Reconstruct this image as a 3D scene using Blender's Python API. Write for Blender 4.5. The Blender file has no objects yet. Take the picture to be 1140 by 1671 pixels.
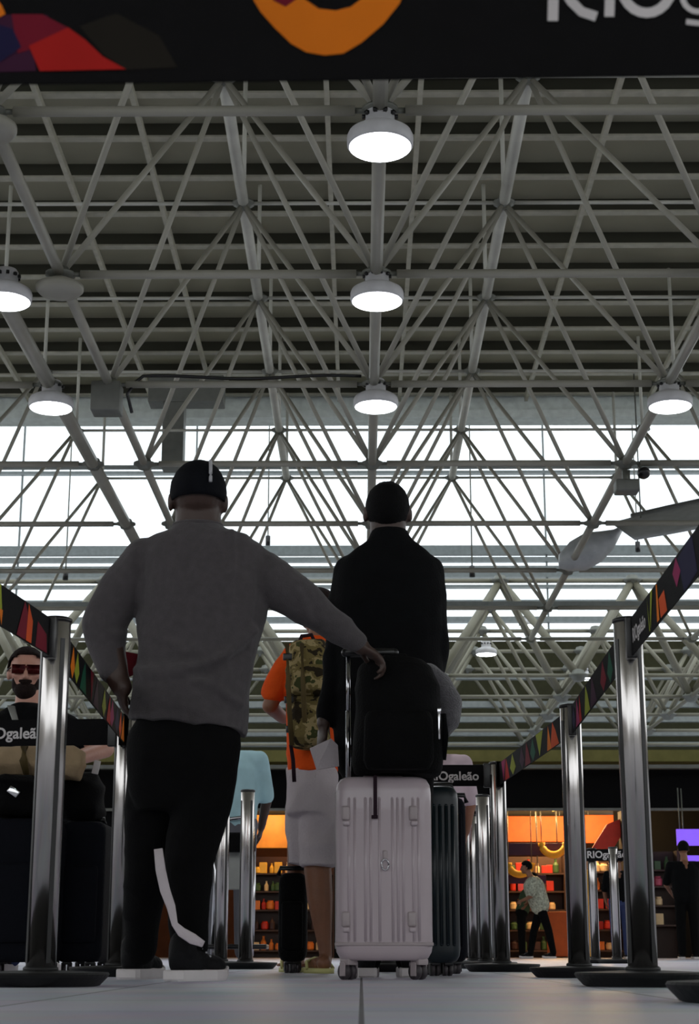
import bpy, bmesh, math, random
from mathutils import Vector, Matrix, Euler, noise
random.seed(7)
PI = math.pi
SC = bpy.context.scene
COL = SC.collection
V = Vector

# ------------------------------------------------------------------ camera
CAM = V((0, 0, .085)); PITCH = math.radians(15.1); YAW = math.radians(.40); F = 2670.0
cd = bpy.data.cameras.new('camera'); cam = bpy.data.objects.new('camera', cd); COL.objects.link(cam)
cam.location = CAM; cam.rotation_euler = (PI/2 + PITCH, 0, YAW)
cd.sensor_fit = 'VERTICAL'; cd.sensor_height = 24; cd.lens = 24*F/1671; cd.clip_start = .02; cd.clip_end = 400
SC.camera = cam
cd.dof.use_dof = True; cd.dof.focus_distance = 7.5; cd.dof.aperture_fstop = 9.0

# ------------------------------------------------------------------ daylight and exposure
SC.view_settings.view_transform = 'Standard'; SC.view_settings.look = 'None'
SC.view_settings.gamma = 1; SC.view_settings.use_curve_mapping = False
SC.view_settings.exposure = 0.0
w = bpy.data.worlds.new('overcast_sky'); SC.world = w; w.use_nodes = True
w.node_tree.nodes['Background'].inputs[0].default_value = (.95, .98, 1, 1)
w.node_tree.nodes['Background'].inputs[1].default_value = 1.75

_M = Euler((PI/2 + PITCH, 0, YAW)).to_matrix()
RT, UP, FW = _M @ V((1, 0, 0)), _M @ V((0, 1, 0)), _M @ V((0, 0, -1))
def P(px, py, Y):
    d = FW*F + RT*(px-570) - UP*(py-835.5)
    return CAM + d*(Y/d.y)
def PXM(px, py, Y):            # metres per pixel there
    return (P(px, py, Y)-CAM).dot(FW)/F
def Yfloor(py): 
    return .085/math.tan(math.atan((py-835.5)/F)-PITCH)
def Yat(py, z):                # ground distance of a point of height z seen at row py
    return (z-.085)/math.tan(PITCH+math.atan((835.5-py)/F))

# ------------------------------------------------------------------ materials
def lin(c):
    return tuple(((v/255)/12.92 if v/255 <= .04045 else ((v/255+.055)/1.055)**2.4) for v in c)
MATS = {}
def mat(name, rgb, rough=.6, metal=0, var=.12, scale=6, bump=0, bscale=60, emit=None, es=0, coat=0, stretch=None, sheen=0):
    if name in MATS: return MATS[name]
    m = bpy.data.materials.new(name); m.use_nodes = True; N = m.node_tree; L = N.links
    b = N.nodes['Principled BSDF']; c = lin(rgb)
    b.inputs['Roughness'].default_value = rough; b.inputs['Metallic'].default_value = metal
    b.inputs['Coat Weight'].default_value = coat
    b.inputs['Sheen Weight'].default_value = sheen
    if rough >= .7: b.inputs['Specular IOR Level'].default_value = .15
    tc = N.nodes.new('ShaderNodeTexCoord'); mp = N.nodes.new('ShaderNodeMapping')
    if stretch: mp.inputs['Scale'].default_value = stretch
    L.new(tc.outputs['Object'], mp.inputs['Vector'])
    nz = N.nodes.new('ShaderNodeTexNoise'); nz.inputs['Scale'].default_value = scale; nz.inputs['Detail'].default_value = 4
    L.new(mp.outputs['Vector'], nz.inputs['Vector'])
    cr = N.nodes.new('ShaderNodeValToRGB'); e = cr.color_ramp.elements
    e[0].position = .3; e[1].position = .7
    e[0].color = tuple(v*(1-var) for v in c)+(1,); e[1].color = tuple(min(1, v*(1+var)) for v in c)+(1,)
    L.new(nz.outputs['Fac'], cr.inputs['Fac']); L.new(cr.outputs['Color'], b.inputs['Base Color'])
    if bump:
        n2 = N.nodes.new('ShaderNodeTexNoise'); n2.inputs['Scale'].default_value = bscale; n2.inputs['Detail'].default_value = 3
        L.new(mp.outputs['Vector'], n2.inputs['Vector'])
        bp = N.nodes.new('ShaderNodeBump'); bp.inputs['Strength'].default_value = bump; bp.inputs['Distance'].default_value = .02
        L.new(n2.outputs['Fac'], bp.inputs['Height']); L.new(bp.outputs['Normal'], b.inputs['Normal'])
    if emit:
        b.inputs['Emission Color'].default_value = lin(emit)+(1,); b.inputs['Emission Strength'].default_value = es
    MATS[name] = m; return m
def camo_mat():
    m = mat('camouflage_cloth', (105, 95, 60), .9, bump=.3); N = m.node_tree; L = N.links
    cr = [n for n in N.nodes if n.type == 'VALTORGB'][0]; nz = [n for n in N.nodes if n.type == 'TEX_NOISE'][0]
    nz.inputs['Scale'].default_value = 14; cr.color_ramp.interpolation = 'CONSTANT'
    e = cr.color_ramp.elements; e[0].position = 0; e[0].color = lin((48, 40, 28))+(1,); e[1].position = .43; e[1].color = lin((120, 106, 66))+(1,)
    x = e.new(.52); x.color = lin((164, 146, 104))+(1,); x = e.new(.6); x.color = lin((70, 74, 42))+(1,)
    return m
def floor_mat():
    m = bpy.data.materials.new('polished_floor_tile'); m.use_nodes = True; N = m.node_tree; L = N.links
    b = N.nodes['Principled BSDF']
    tc = N.nodes.new('ShaderNodeTexCoord')
    br = N.nodes.new('ShaderNodeTexBrick'); br.offset = 0
    br.inputs['Scale'].default_value = 1; br.inputs['Brick Width'].default_value = .6; br.inputs['Row Height'].default_value = .6
    br.inputs['Mortar Size'].default_value = .004
    br.inputs['Color1'].default_value = lin((208, 208, 220))+(1,); br.inputs['Color2'].default_value = lin((192, 192, 207))+(1,)
    br.inputs['Mortar'].default_value = lin((84, 84, 88))+(1,)
    L.new(tc.outputs['Object'], br.inputs['Vector'])
    nz = N.nodes.new('ShaderNodeTexNoise'); nz.inputs['Scale'].default_value = 3; nz.inputs['Detail'].default_value = 5
    L.new(tc.outputs['Object'], nz.inputs['Vector'])
    mx = N.nodes.new('ShaderNodeMix'); mx.data_type = 'RGBA'; mx.blend_type = 'OVERLAY'; mx.inputs[0].default_value = .35
    L.new(br.outputs['Color'], mx.inputs[6]); L.new(nz.outputs['Color'], mx.inputs[7]); L.new(mx.outputs[2], b.inputs['Base Color'])
    mr = N.nodes.new('ShaderNodeMapRange'); mr.inputs['To Min'].default_value = .36; mr.inputs['To Max'].default_value = .52; b.inputs['Specular IOR Level'].default_value = .35
    L.new(nz.outputs['Fac'], mr.inputs['Value']); L.new(mr.outputs[0], b.inputs['Roughness'])
    return m
def glass_mat():
    m = bpy.data.materials.new('clear_glass'); m.use_nodes = True; N = m.node_tree; L = N.links
    N.nodes.remove(N.nodes['Principled BSDF'])
    t = N.nodes.new('ShaderNodeBsdfTransparent'); t.inputs[0].default_value = (.94, .97, .98, 1)
    g = N.nodes.new('ShaderNodeBsdfGlossy'); g.inputs['Roughness'].default_value = .05
    fr = N.nodes.new('ShaderNodeFresnel'); fr.inputs[0].default_value = 1.3
    mx = N.nodes.new('ShaderNodeMixShader'); L.new(fr.outputs[0], mx.inputs[0]); L.new(t.outputs[0], mx.inputs[1]); L.new(g.outputs[0], mx.inputs[2])
    L.new(mx.outputs[0], N.nodes['Material Output'].inputs[0]); return m

M = dict(
    floor=floor_mat(), glass=glass_mat(),
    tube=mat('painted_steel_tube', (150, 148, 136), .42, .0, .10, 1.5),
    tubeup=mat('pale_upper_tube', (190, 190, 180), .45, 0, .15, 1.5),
    fascia=mat('pale_roof_edge', (214, 222, 218), .6),
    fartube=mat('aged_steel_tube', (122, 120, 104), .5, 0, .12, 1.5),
    joint=mat('steel_joint', (112, 114, 106), .45, .3, .15, 4),
    deck=mat('roof_deck', (150, 148, 130), .8, 0, .1, .6),
    blade=mat('shade_painted_beam_web', (70, 70, 60), .7, 0, .1, .8),  # shade on the roof beam webs, painted in as a dark tone
    purlin=mat('purlin_steel', (176, 174, 158), .5),
    frame=mat('glazing_bar', (120, 128, 128), .5),
    beam=mat('grey_beam', (130, 136, 134), .55),
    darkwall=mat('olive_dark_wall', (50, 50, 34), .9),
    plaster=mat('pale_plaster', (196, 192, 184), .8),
    ledge=mat('ochre_ledge', (124, 120, 72), .8),
    black=mat('black_fascia', (5, 5, 6), .8),
    steel=mat('brushed_stainless', (200, 196, 194), .19, 1.0, .10, 20, .05, 40, stretch=(1, 1, .04)),
    rubber=mat('black_rubber_base', (10, 10, 11), .55, 0, .15, 10, .1),
    plastic=mat('black_plastic', (16, 16, 18), .35),
    belt=mat('black_belt_webbing', (9, 8, 10), .75, 0, .2, 30, .15, 300),
    white=mat('belt_print_white', (205, 200, 200), .7),
    red=mat('belt_print_red', (176, 30, 26), .7), crimson=mat('belt_print_crimson', (116, 20, 40), .7),
    purple=mat('belt_print_purple', (62, 26, 52), .7), navy=mat('belt_print_navy', (30, 26, 62), .7),
    orange=mat('belt_print_orange', (226, 120, 22), .7), lime=mat('belt_print_lime', (150, 160, 50), .7),
    green=mat('belt_print_green', (24, 84, 62), .7), magenta=mat('belt_print_magenta', (150, 40, 90), .7),
    brown=mat('belt_print_brown', (30, 26, 20), .7), vermil=mat('belt_print_vermilion', (214, 84, 36), .7),
    lampbody=mat('lamp_housing_white', (196, 196, 198), .4), lampglow=mat('lamp_lens', (255, 255, 255), .3, emit=(245, 250, 255), es=9),
    skin_dark=mat('dark_brown_skin', (62, 44, 37), .5, 0, .1, 12, .1, 80), skin_tan=mat('tan_skin', (132, 88, 64), .5, 0, .1, 12, .1, 80),
    skin_fair=mat('light_skin', (196, 146, 128), .5, 0, .08, 12, .1, 80),
    skin_mid=mat('mid_brown_skin', (140, 96, 74), .5, 0, .08, 12, .1, 80),
    hair=mat('black_hair', (8, 8, 9), .8, 0, .3, 60, .5, 200), beard=mat('dark_brown_hair', (34, 24, 22), .8, 0, .3, 60, .5, 200),
    sweater=mat('charcoal_grey_jersey', (78, 74, 76), .95, 0, .1, 40, .25, 220, sheen=.15),
    blackcloth=mat('black_cloth', (8, 9, 11), .9, 0, .25, 20, .25, 140),
    pants=mat('black_trouser_cloth', (6, 6, 7), .9, 0, .25, 20, .2, 140),
    whitecloth=mat('white_cloth', (205, 196, 200), .9, 0, .06, 8, .2, 100),
    shorts=mat('off_white_shorts_cloth', (192, 182, 186), .9, 0, .06, 8, .25, 100),
    orangecloth=mat('orange_tshirt_cloth', (226, 84, 26), .85, 0, .1, 8, .2, 100),
    bluecloth=mat('pale_blue_cloth', (164, 198, 206), .85), pinkcloth=mat('pale_pink_cloth', (196, 176, 184), .85),
    maroon=mat('maroon_cloth', (100, 26, 34), .85), denim=mat('blue_denim', (56, 66, 104), .85),
    greycloth=mat('grey_cloth', (104, 104, 110), .85),
    cap=mat('navy_cap_cloth', (10, 12, 18), .85, 0, .2, 30, .2, 200), piping=mat('grey_piping', (190, 190, 196), .7),
    sole=mat('white_shoe_sole', (210, 204, 204), .5), shoe=mat('black_shoe_knit', (18, 18, 20), .7, bump=.2),
    flip=mat('pale_yellow_rubber', (196, 192, 128), .6),
    shell=mat('pinkish_white_polycarbonate', (184, 170, 176), .38, 0, .04, 3, coat=.4),
    shelltrim=mat('worn_pale_trim', (168, 156, 158), .4), wheel=mat('wheel_rubber', (60, 54, 58), .5),
    chrome=mat('chrome', (200, 200, 204), .12, 1), strap=mat('dark_purple_strap', (42, 28, 36), .8),
    darkpack=mat('black_nylon', (6, 6, 7), .85, 0, .2, 20, .3, 120),
    plush=mat('grey_plush', (96, 94, 98), 1, 0, .2, 50, .6, 200, sheen=.5),
    teal=mat('dark_teal_polycarbonate', (10, 26, 33), .35), navyshell=mat('navy_luggage_cloth', (10, 12, 20), .85, 0, .1, 20, .2),
    beige=mat('beige_canvas', (168, 146, 116), .9, 0, .12, 10, .25, 60), olive=mat('olive_leather', (90, 76, 46), .7),
    glassred=mat('red_mirror_lens', (96, 20, 22), .2, .2), camo=camo_mat(),
    boxgrey=mat('grey_sheet_metal', (108, 110, 104), .5, .2), wing=mat('white_aircraft_skin', (168, 172, 174), .35),
    wingdark=mat('grey_aircraft_paint', (92, 94, 92), .4),
    shoporange=mat('shop_orange_paint', (190, 84, 12), .6), shopyellow=mat('shop_yellow_paint', (240, 182, 50), .6),
    shopred=mat('shop_red_paint', (206, 50, 26), .6), shoppurple=mat('shop_purple_paint', (54, 18, 60), .6),
    shelf=mat('dark_wood_shelf', (60, 38, 28), .6), shopwall=mat('shop_back_wall', (72, 46, 34), .8),
    amber=mat('amber_glow', (255, 190, 80), .5, emit=(255, 180, 80), es=5), signglow=mat('lit_amber_sign', (216, 140, 40), .5, emit=(255, 160, 40), es=.04),
    screen=mat('violet_screen', (120, 80, 220), .3, emit=(128, 84, 236), es=.9),
    olivegreen=mat('green_cloth', (58, 74, 54), .9), floral=mat('pale_floral_cloth', (176, 180, 164), .9, 0, .5, 30),
    greyplastic=mat('grey_plastic', (150, 152, 148), .5),
)

# ------------------------------------------------------------------ object helpers
ORG = {}
def link(name, me, m, parent=None, kind=None, smooth=True):
    if smooth is True:
        for p in me.polygons: p.use_smooth = True
    for mm in (m if isinstance(m, (list, tuple)) else [m]): me.materials.append(mm)
    o = bpy.data.objects.new(name, me); COL.objects.link(o)
    if parent is not None:
        org = ORG[parent.name]; o.parent = parent; ORG[o.name] = org
        me.transform(Matrix.Translation(-org))
    else:
        xs = [v.co for v in me.vertices]
        org = V(((min(v.x for v in xs)+max(v.x for v in xs))/2, (min(v.y for v in xs)+max(v.y for v in xs))/2, min(v.z for v in xs)))
        me.transform(Matrix.Translation(-org)); o.location = org; ORG[o.name] = org
    if kind: o['kind'] = kind
    return o
def thing(name, label, cat, loc, group=None):
    o = bpy.data.objects.new(name, None); COL.objects.link(o); o.location = loc; o.empty_display_size = .1
    o['label'] = label; o['category'] = cat
    if group: o['group'] = group
    ORG[o.name] = V(loc); return o
def tag(o, label, cat, group=None, kind=None):
    o['label'] = label; o['category'] = cat
    if group: o['group'] = group
    if kind: o['kind'] = kind
    return o
def struct(name, me, m, smooth=False): return link(name, me, m, None, 'structure', smooth)
def dup(root, loc, label=None, group=None):
    r = root.copy(); COL.objects.link(r); r.location = loc; ORG[r.name] = V(loc)
    if label: r['label'] = label
    if group: r['group'] = group
    for ch in list(root.children):
        c = ch.copy(); COL.objects.link(c); c.parent = r; ORG[c.name] = V(loc)
        for g in list(ch.children):
            d = g.copy(); COL.objects.link(d); d.parent = c; ORG[d.name] = V(loc)
    return r

class MB:
    def __init__(s): s.b = bmesh.new()
    def ring_loft(s, rings, closed=True):
        vs = [[s.b.verts.new(p) for p in r] for r in rings]; n = len(rings[0])
        for a, c in zip(vs[:-1], vs[1:]):
            for i in range(n): s.b.faces.new((a[i], a[(i+1) % n], c[(i+1) % n], c[i]))
        if closed: s.b.faces.new(vs[0][::-1]); s.b.faces.new(vs[-1])
        return s
    def box(s, c, d, rot=None, bev=0):
        c = V(c); g = bmesh.ops.create_cube(s.b, size=1)['verts']
        for v in g:
            q = V((v.co.x*d[0], v.co.y*d[1], v.co.z*d[2]))
            if rot is not None: q = rot @ q
            v.co = q+c
        if bev:
            es = list({e for v in g for e in v.link_edges})
            bmesh.ops.bevel(s.b, geom=es, offset=bev, segments=2, affect='EDGES', profile=.6)
        return s
    def tube(s, a, b, r, r2=None, n=10, caps=True):
        a, b = V(a), V(b); d = (b-a).normalized(); q = d.to_track_quat('Z', 'Y').to_matrix(); r2 = r if r2 is None else r2
        return s.ring_loft([[p + q @ V((rr*math.cos(2*PI*i/n), rr*math.sin(2*PI*i/n), 0)) for i in range(n)] for p, rr in ((a, r), (b, r2))], caps)
    def path(s, pts, r, n=8, flat=1.0, upv=None):
        pts = [V(p) for p in pts]; rings = []
        for i, p in enumerate(pts):
            d = (pts[min(i+1, len(pts)-1)]-pts[max(i-1, 0)]).normalized()
            u = (upv if upv else V((0, 0, 1)))
            if abs(d.dot(u)) > .95: u = V((0, 1, 0))
            x = d.cross(u).normalized(); y = x.cross(d)
            rr = r[i] if isinstance(r, (list, tuple)) else r
            rings.append([p + x*rr*math.cos(2*PI*k/n) + y*rr*flat*math.sin(2*PI*k/n) for k in range(n)])
        return s.ring_loft(rings)
    def lathe(s, c, prof, n=32, closed=True):
        c = V(c)
        return s.ring_loft([[c+V((r*math.cos(2*PI*i/n), r*math.sin(2*PI*i/n), z)) for i in range(n)] for r, z in prof], closed)
    def ell(s, c, r, rot=None, n=16):
        g = bmesh.ops.create_uvsphere(s.b, u_segments=n, v_segments=max(6, n//2), radius=1)['verts']; c = V(c)
        for v in g:
            q = V((v.co.x*r[0], v.co.y*r[1], v.co.z*r[2]))
            if rot is not None: q = rot @ q
            v.co = q+c
        return s
    def cap(s, a, b, ra, rb):
        s.tube(a, b, ra, rb, 14); s.ell(a, (ra*.995,)*3, None, 14); s.ell(b, (rb*.995,)*3, None, 14); return s
    def prism(s, pts, d):                  # pts: outline in world coords, d: thickness vector
        a = [s.b.verts.new(V(p)) for p in pts]; c = [s.b.verts.new(V(p)+V(d)) for p in pts]; n = len(pts)
        s.b.faces.new(a); s.b.faces.new(c[::-1])
        for i in range(n): s.b.faces.new((a[i], c[i], c[(i+1) % n], a[(i+1) % n]))
        return s
    def mesh(s, fix=True):
        if fix: bmesh.ops.recalc_face_normals(s.b, faces=s.b.faces)
        me = bpy.data.meshes.new('m'); s.b.to_mesh(me); s.b.free(); return me
    def vox(s, vs=.008, it=4, wr=0, wscale=9, sq=1.0):
        me = s.mesh(); o = bpy.data.objects.new('tmp', me); COL.objects.link(o)
        r = o.modifiers.new('r', 'REMESH'); r.mode = 'VOXEL'; r.voxel_size = vs
        k = o.modifiers.new('s', 'SMOOTH'); k.iterations = it; k.factor = .5
        dg = bpy.context.evaluated_depsgraph_get(); out = bpy.data.meshes.new_from_object(o.evaluated_get(dg))
        bpy.data.objects.remove(o)
        if wr:
            out.update()
            nn = [v.normal.copy() for v in out.vertices]
            for v, n_ in zip(out.vertices, nn):
                c = v.co; q = V((c.x*wscale*.8, c.y*wscale*.6, c.z*wscale*sq))
                d = 1-abs(noise.noise(q))*2.2
                v.co = c + n_*wr*(d-.5) 
        return out
def ang_smooth(o, a=40):
    me = o.data
    try: me.set_sharp_from_angle(angle=math.radians(a))
    except Exception: pass
    return o

# ------------------------------------------------------------------ THE SETTING
H = 6.5; ZH = H+.085
struct('floor', MB().box((0, 20, -.05), (60, 90, .1)).mesh(), M['floor'])
def wallbox(name, c, d, m): return struct(name, MB().box(c, d).mesh(), m)
wallbox('wall_left', (-26, 20, 2.4), (.3, 90, 4.8), M['plaster'])
wallbox('wall_right', (26, 20, 2.4), (.3, 90, 4.8), M['plaster'])
wallbox('wall_back', (0, -24, 1.5), (52, .3, 3.0), M['plaster'])
# far end wall under the glazing
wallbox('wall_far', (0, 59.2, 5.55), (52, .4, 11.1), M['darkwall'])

# roof: deck and hanging transverse baffles up to the edge of the atrium
RZ = 1.80*H+.085
wallbox('ceiling', (0, 4.5, RZ+.22), (52, 58, .25), M['deck'])
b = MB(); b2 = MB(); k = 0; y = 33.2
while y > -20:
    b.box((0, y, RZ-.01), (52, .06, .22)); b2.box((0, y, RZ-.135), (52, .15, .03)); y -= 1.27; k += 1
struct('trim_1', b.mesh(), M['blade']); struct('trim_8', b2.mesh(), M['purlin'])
b = MB()
for q in (-1.1, -.86, -.62, -.39, -.275, -.16, -.04, .073, .195, .31, .54, .78, 1.02):
    xx = q*1.76*H
    b.box((xx, 6.5, RZ-.22), (.07, 53.5, .12))
struct('trim_2', b.mesh(), M['purlin'])
struct('trim_3', MB().box((0, 33.6, RZ+.05), (52, .35, 1.4)).box((0, 33.35, RZ-.60), (52, .5, .16)).mesh(), M['fascia'])
# air duct blocks under the roof edge
# glazed far wall
G0, G1 = 11.1, 20.5
def zrow(py, Y): return P(588, py, Y).z
b = MB()
for (py, t) in ((640, .30), (772, .10), (899, .34), (914, .16), (934, .42), (958, .10), (985, .22), (1012, .20)):
    b.box((0, 58.7, zrow(py, 58.7)), (52, .3, t))
for i in range(-12, 13):
    if i % 3 == 0: b.box((i*2.17+.35, 58.85, (G0+G1)/2), (.06, .12, G1-G0))
struct('window_1', b.mesh(), M['frame'])
struct('window_2', MB().box((0, 58.95, (G0+G1)/2), (52, .02, G1-G0)).mesh(), M['glass'])
# glazed atrium roof beyond the deck
b = MB()
for i in range(-12, 13): b.box((i*2.17+.35, 46.3, 20.6), (.1, 25.5, .16))
for j in range(7): b.box((0, 34.3+j*4.1, 20.6), (52, .12, .2))
struct('window_3', b.mesh(), M['frame'])
struct('window_4', MB().box((0, 46.3, 20.75), (52, 25.5, .02)).mesh(), M['glass'])

# ------------------------------------------------------------------ SPACE FRAME
def seg_size(a, b, r):
    c = (a+b)/2-CAM; d = c.dot(FW)
    if d < .5: return 0
    x = c.dot(RT)/d*F; yv = c.dot(UP)/d*F
    inside = abs(x) < 760 and abs(yv) < 1000
    return ((b-a).length*r/(d*d))*(1 if inside else .001)
def emit_parts(root, kind, segs, m, limit, nseg=9):
    segs = sorted(segs, key=lambda s: -seg_size(s[0], s[1], s[2]))
    for a, c, r in segs[:limit]:
        link(kind, MB().tube(a, c, r, None, nseg).mesh(), m, root)
    if len(segs) > limit:
        b = MB()
        for a, c, r in segs[limit:]: b.tube(a, c, r, None, 7)
        link('distant_'+kind, b.mesh(), m, root, 'stuff')
def nodes_of(root, pts, m, r, limit=100):
    pts = sorted(pts, key=lambda p: -seg_size(p, p+V((.2, 0, 0)), .1))
    for i, p in enumerate(pts[:limit]):
        b = MB().lathe(p, [(r*.3, -r*.9), (r*.8, -r*.75), (r, -r*.3), (r*1.5, -r*.12), (r*1.5, r*.12), (r, r*.3), (r*.8, r*.75), (r*.3, r*.9)], 14)
        link('joint', b.mesh(), m, root)
    if len(pts) > limit:
        b = MB()
        for p in pts[limit:]: b.ell(p, (r, r, r), None, 8)
        link('distant_joint', b.mesh(), m, root, 'stuff')

H2 = 1.48*H+.085
rowsL = [(1.313+.5*k)*H for k in range(9)]
rowsU = [(1.563+.5*k)*H for k in range(8)]
XB, XA, X0, XC, XD = -.565*H, -.457*H, .025*H, .559*H, 1.09*H
XE = -1.10*H
fr = thing('space_frame', 'pale grey steel tube space frame hanging over the queue under the roof deck', 'roof truss', (0, rowsL[0], ZH))
lon = []; tra = []; dia = []; up = []; jn = []
for x, r in ((XE, .06), (XB, .085), (XA, .055), (X0, .062), (XC, .06), (XD, .06)):
    for a, c in zip(rowsL[:-1], rowsL[1:]): lon.append((V((x, a, ZH)), V((x, c, ZH)), r))
    jn += [V((x, y, ZH)) for y in rowsL]
for y in rowsL:
    for xa, xb in ((XE, XB), (XA, X0), (X0, XC), (XC, XD)):
        tra.append((V((xa+.2, y, ZH)), V((xb-.2, y, ZH)), .043))
        tra.append((V((xa, y, ZH)), V((xa+.2, y, ZH)), .024)); tra.append((V((xb, y, ZH)), V((xb-.2, y, ZH)), .024))
ux = [((XE+XB)/2, XE, XB), (-.238*H, XA, X0), (.294*H, X0, XC), ((XC+XD)/2, XC, XD)]
for xm, xa, xb in ux:
    for a, c in zip(rowsU[:-1], rowsU[1:]): up.append((V((xm, a, H2)), V((xm, c, H2)), .075))
    jn += [V((xm, y, H2)) for y in rowsU]
    for i, y in enumerate(rowsU):
        for xx in (xa, xb):
            for yy in (rowsL[i], rowsL[i+1]): dia.append((V((xm, y, H2)), V((xx, yy, ZH)), .033))
        up.append((V((xm, y, H2)), V((xm, y, RZ-.2)), .03))
for (xm, _, _), (xn, _, _) in zip(ux[:-1], ux[1:]):
    for y in rowsU: up.append((V((xm, y, H2)), V((xn, y, H2)), .026))
emit_parts(fr, 'longitudinal_chord', lon, M['tube'], 60)
emit_parts(fr, 'transverse_chord', [t for t in tra if t[2] > .03], M['tube'], 60)
emit_parts(fr, 'threaded_end', [t for t in tra if t[2] < .03], M['joint'], 72, 6)
emit_parts(fr, 'diagonal_brace', dia, M['tube'], 100)
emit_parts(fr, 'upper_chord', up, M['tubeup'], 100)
nodes_of(fr, jn, M['joint'], .10, 90)
# round plates and boxes under the left chord
for Y, kind in ((1.813*H, 'd'), (2.313*H, 'd')):
    link('round_plate', MB().lathe((XA, Y, ZH-.16), [(.1, -.05), (.2, -.04), (.235, 0), (.235, .04), (.08, .12)], 28).mesh(), M['tube'], fr)
link('junction_box', MB().box((XA-.02, 2.813*H, ZH-.18), (.34, .3, .36), None, .015).mesh(), M['boxgrey'], fr)
cond = []
for i in range(30):
    t = i/29; cond.append(V((XA+.1+(X0-XA-.25)*t, 2.813*H, ZH+.09+.02*math.sin(t*9)+.0)))
link('cable_conduit', MB().path([V((XA+.28, 2.813*H, ZH-.35)), V((XA+.22, 2.813*H, ZH-.12)), V((XA+.3, 2.813*H, ZH+.02))]+cond[3:], .02, 6).mesh(), M['plastic'], fr)

# far frame (lower hall)
fr2 = thing('space_frame', 'heavier far steel space frame in front of the dark end wall', 'roof truss', (0, 6.07*H, ZH))
rl = [(6.05+.52*k)*H for k in range(5)]; ru = [(6.31+.52*k)*H for k in range(5)]
lx = [(.29+.52*k)*H for k in range(-4, 5)]; uxs = [(.03+.52*k)*H for k in range(-3, 5)]
H3 = 1.42*H+.085; jn = []; ch = []; dg = []
for y in rl:
    for a, c in zip(lx[:-1], lx[1:]): ch.append((V((a, y, ZH)), V((c, y, ZH)), .05))
    jn += [V((x, y, ZH)) for x in lx]
for y in ru:
    for a, c in zip(uxs[:-1], uxs[1:]): ch.append((V((a, y, H3)), V((c, y, H3)), .06))
    jn += [V((x, y, H3)) for x in uxs]
for x in lx:
    for a, c in zip(rl[:-1], rl[1:]): ch.append((V((x, a, ZH)), V((x, c, ZH)), .055))
for i, x in enumerate(uxs):
    for j, y in enumerate(ru):
        for xx in (lx[i], lx[i+1]):
            for yy in (rl[j], rl[min(j+1, 4)]):
                dg.append((V((x, y, H3)), V((xx, yy, ZH)), .10 if j == 0 else .055))
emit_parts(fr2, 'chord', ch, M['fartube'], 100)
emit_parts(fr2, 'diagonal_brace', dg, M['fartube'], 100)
nodes_of(fr2, jn, M['joint'], .17, 80)
# beams of the far hall
b = MB()
for py, Y, t in ((1107, 50, .09), (1150, 54, .20), (1172, 57, .3), (1196, 56, .22), (1215, 57, .14)):
    b.box((0, Y, zrow(py, Y)), (52, .25, t))
struct('trim_4', b.mesh(), M['beam'])
struct('trim_5', MB().box((0, 34.1, zrow(988, 34.1)), (40, .25, .12)).box((0, 34.1, zrow(762, 34.1)), (40, .12, .07)).mesh(), M['beam'])

# cable hangers with small weights
for i, (px, y0, y1, Y) in enumerate(((770, 690, 930, 40), (107, 560, 935, 40), (1040, 700, 890, 44), (437, 700, 880, 46))):
    o = thing('suspension_cable', ['thin cable hanging right of the man in black against the glazing', 'thin cable hanging at the left against the glazing', 'thin cable hanging near the suspended aircraft wing', 'thin cable hanging between the two standing men against the glazing'][i], 'cable', P(px, y1, Y))
    link('wire', MB().tube(P(px, y1, Y), P(px, y1, Y)+V((0, 0, 20.72-P(px, y1, Y).z)), .018, None, 6).mesh(), M['joint'], o)
    link('weight', MB().tube(P(px, y1, Y)-V((0, 0, .18)), P(px, y1, Y)+V((0, 0, .1)), .07, None, 8).mesh(), M['plastic'], o)

# ------------------------------------------------------------------ HIGH BAY LAMPS
def make_lamp(loc, label):
    t = thing('high_bay_lamp', label, 'lamp', loc); x, y, z = loc
    link('housing', MB().lathe(loc, [(.250, .0), (.262, .012), (.264, .085), (.25, .118), (.20, .150), (.135, .172), (.118, .195), (.116, .31), (.10, .335), (.04, .34)], 36).mesh(), M['lampbody'], t)
    link('lens', MB().lathe(loc, [(.235, -.012), (.245, -.004), (.245, .005), (.1, .006)], 36).mesh(), M['lampglow'], t)
    c = MB()
    for i in range(10):
        a = 2*PI*i/10; c.box((x+.128*math.cos(a), y+.128*math.sin(a), z+.265), (.03, .03, .03), Matrix.Rotation(a, 3, 'Z'))
    link('vent', c.mesh(), M['plastic'], t)
    c = MB().tube((x, y, z+.33), (x, y, ZH-.02 if z > 5 else z+.6), .02)
    link('hanger', c.mesh(), M['joint'], t)
    return t
lamps = [((620, 240), 1.813, 'round white high bay lamp hanging highest in the centre of the picture'),
         ((615, 492), 2.313, 'round white high bay lamp under the centre chord, second from the top'),
         ((613, 664), 2.813, 'round white high bay lamp under the centre chord, third from the top'),
         ((8, 492), 2.313, 'round white high bay lamp cut off by the left edge of the picture'),
         ((83, 666), 2.813, 'round white high bay lamp under the heavy left chord above the glazing'),
         ((1093, 664), 2.813, 'round white high bay lamp under the right chord above the glazing')]
L0 = None
for (px, py), q, lb in lamps:
    p = P(px, py, q*H)
    if L0 is None: L0 = make_lamp(p, lb)
    else: dup(L0, p, lb)
    ld = bpy.data.lights.new('lamp_light', 'SPOT'); ld.energy = 260; ld.spot_size = 2.2; ld.spot_blend = .6; ld.shadow_soft_size = .22; ld.color = (.95, .98, 1)
    lo = bpy.data.objects.new('lamp_light', ld); lo.location = p-V((0, 0, .03)); COL.objects.link(lo)
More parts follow.
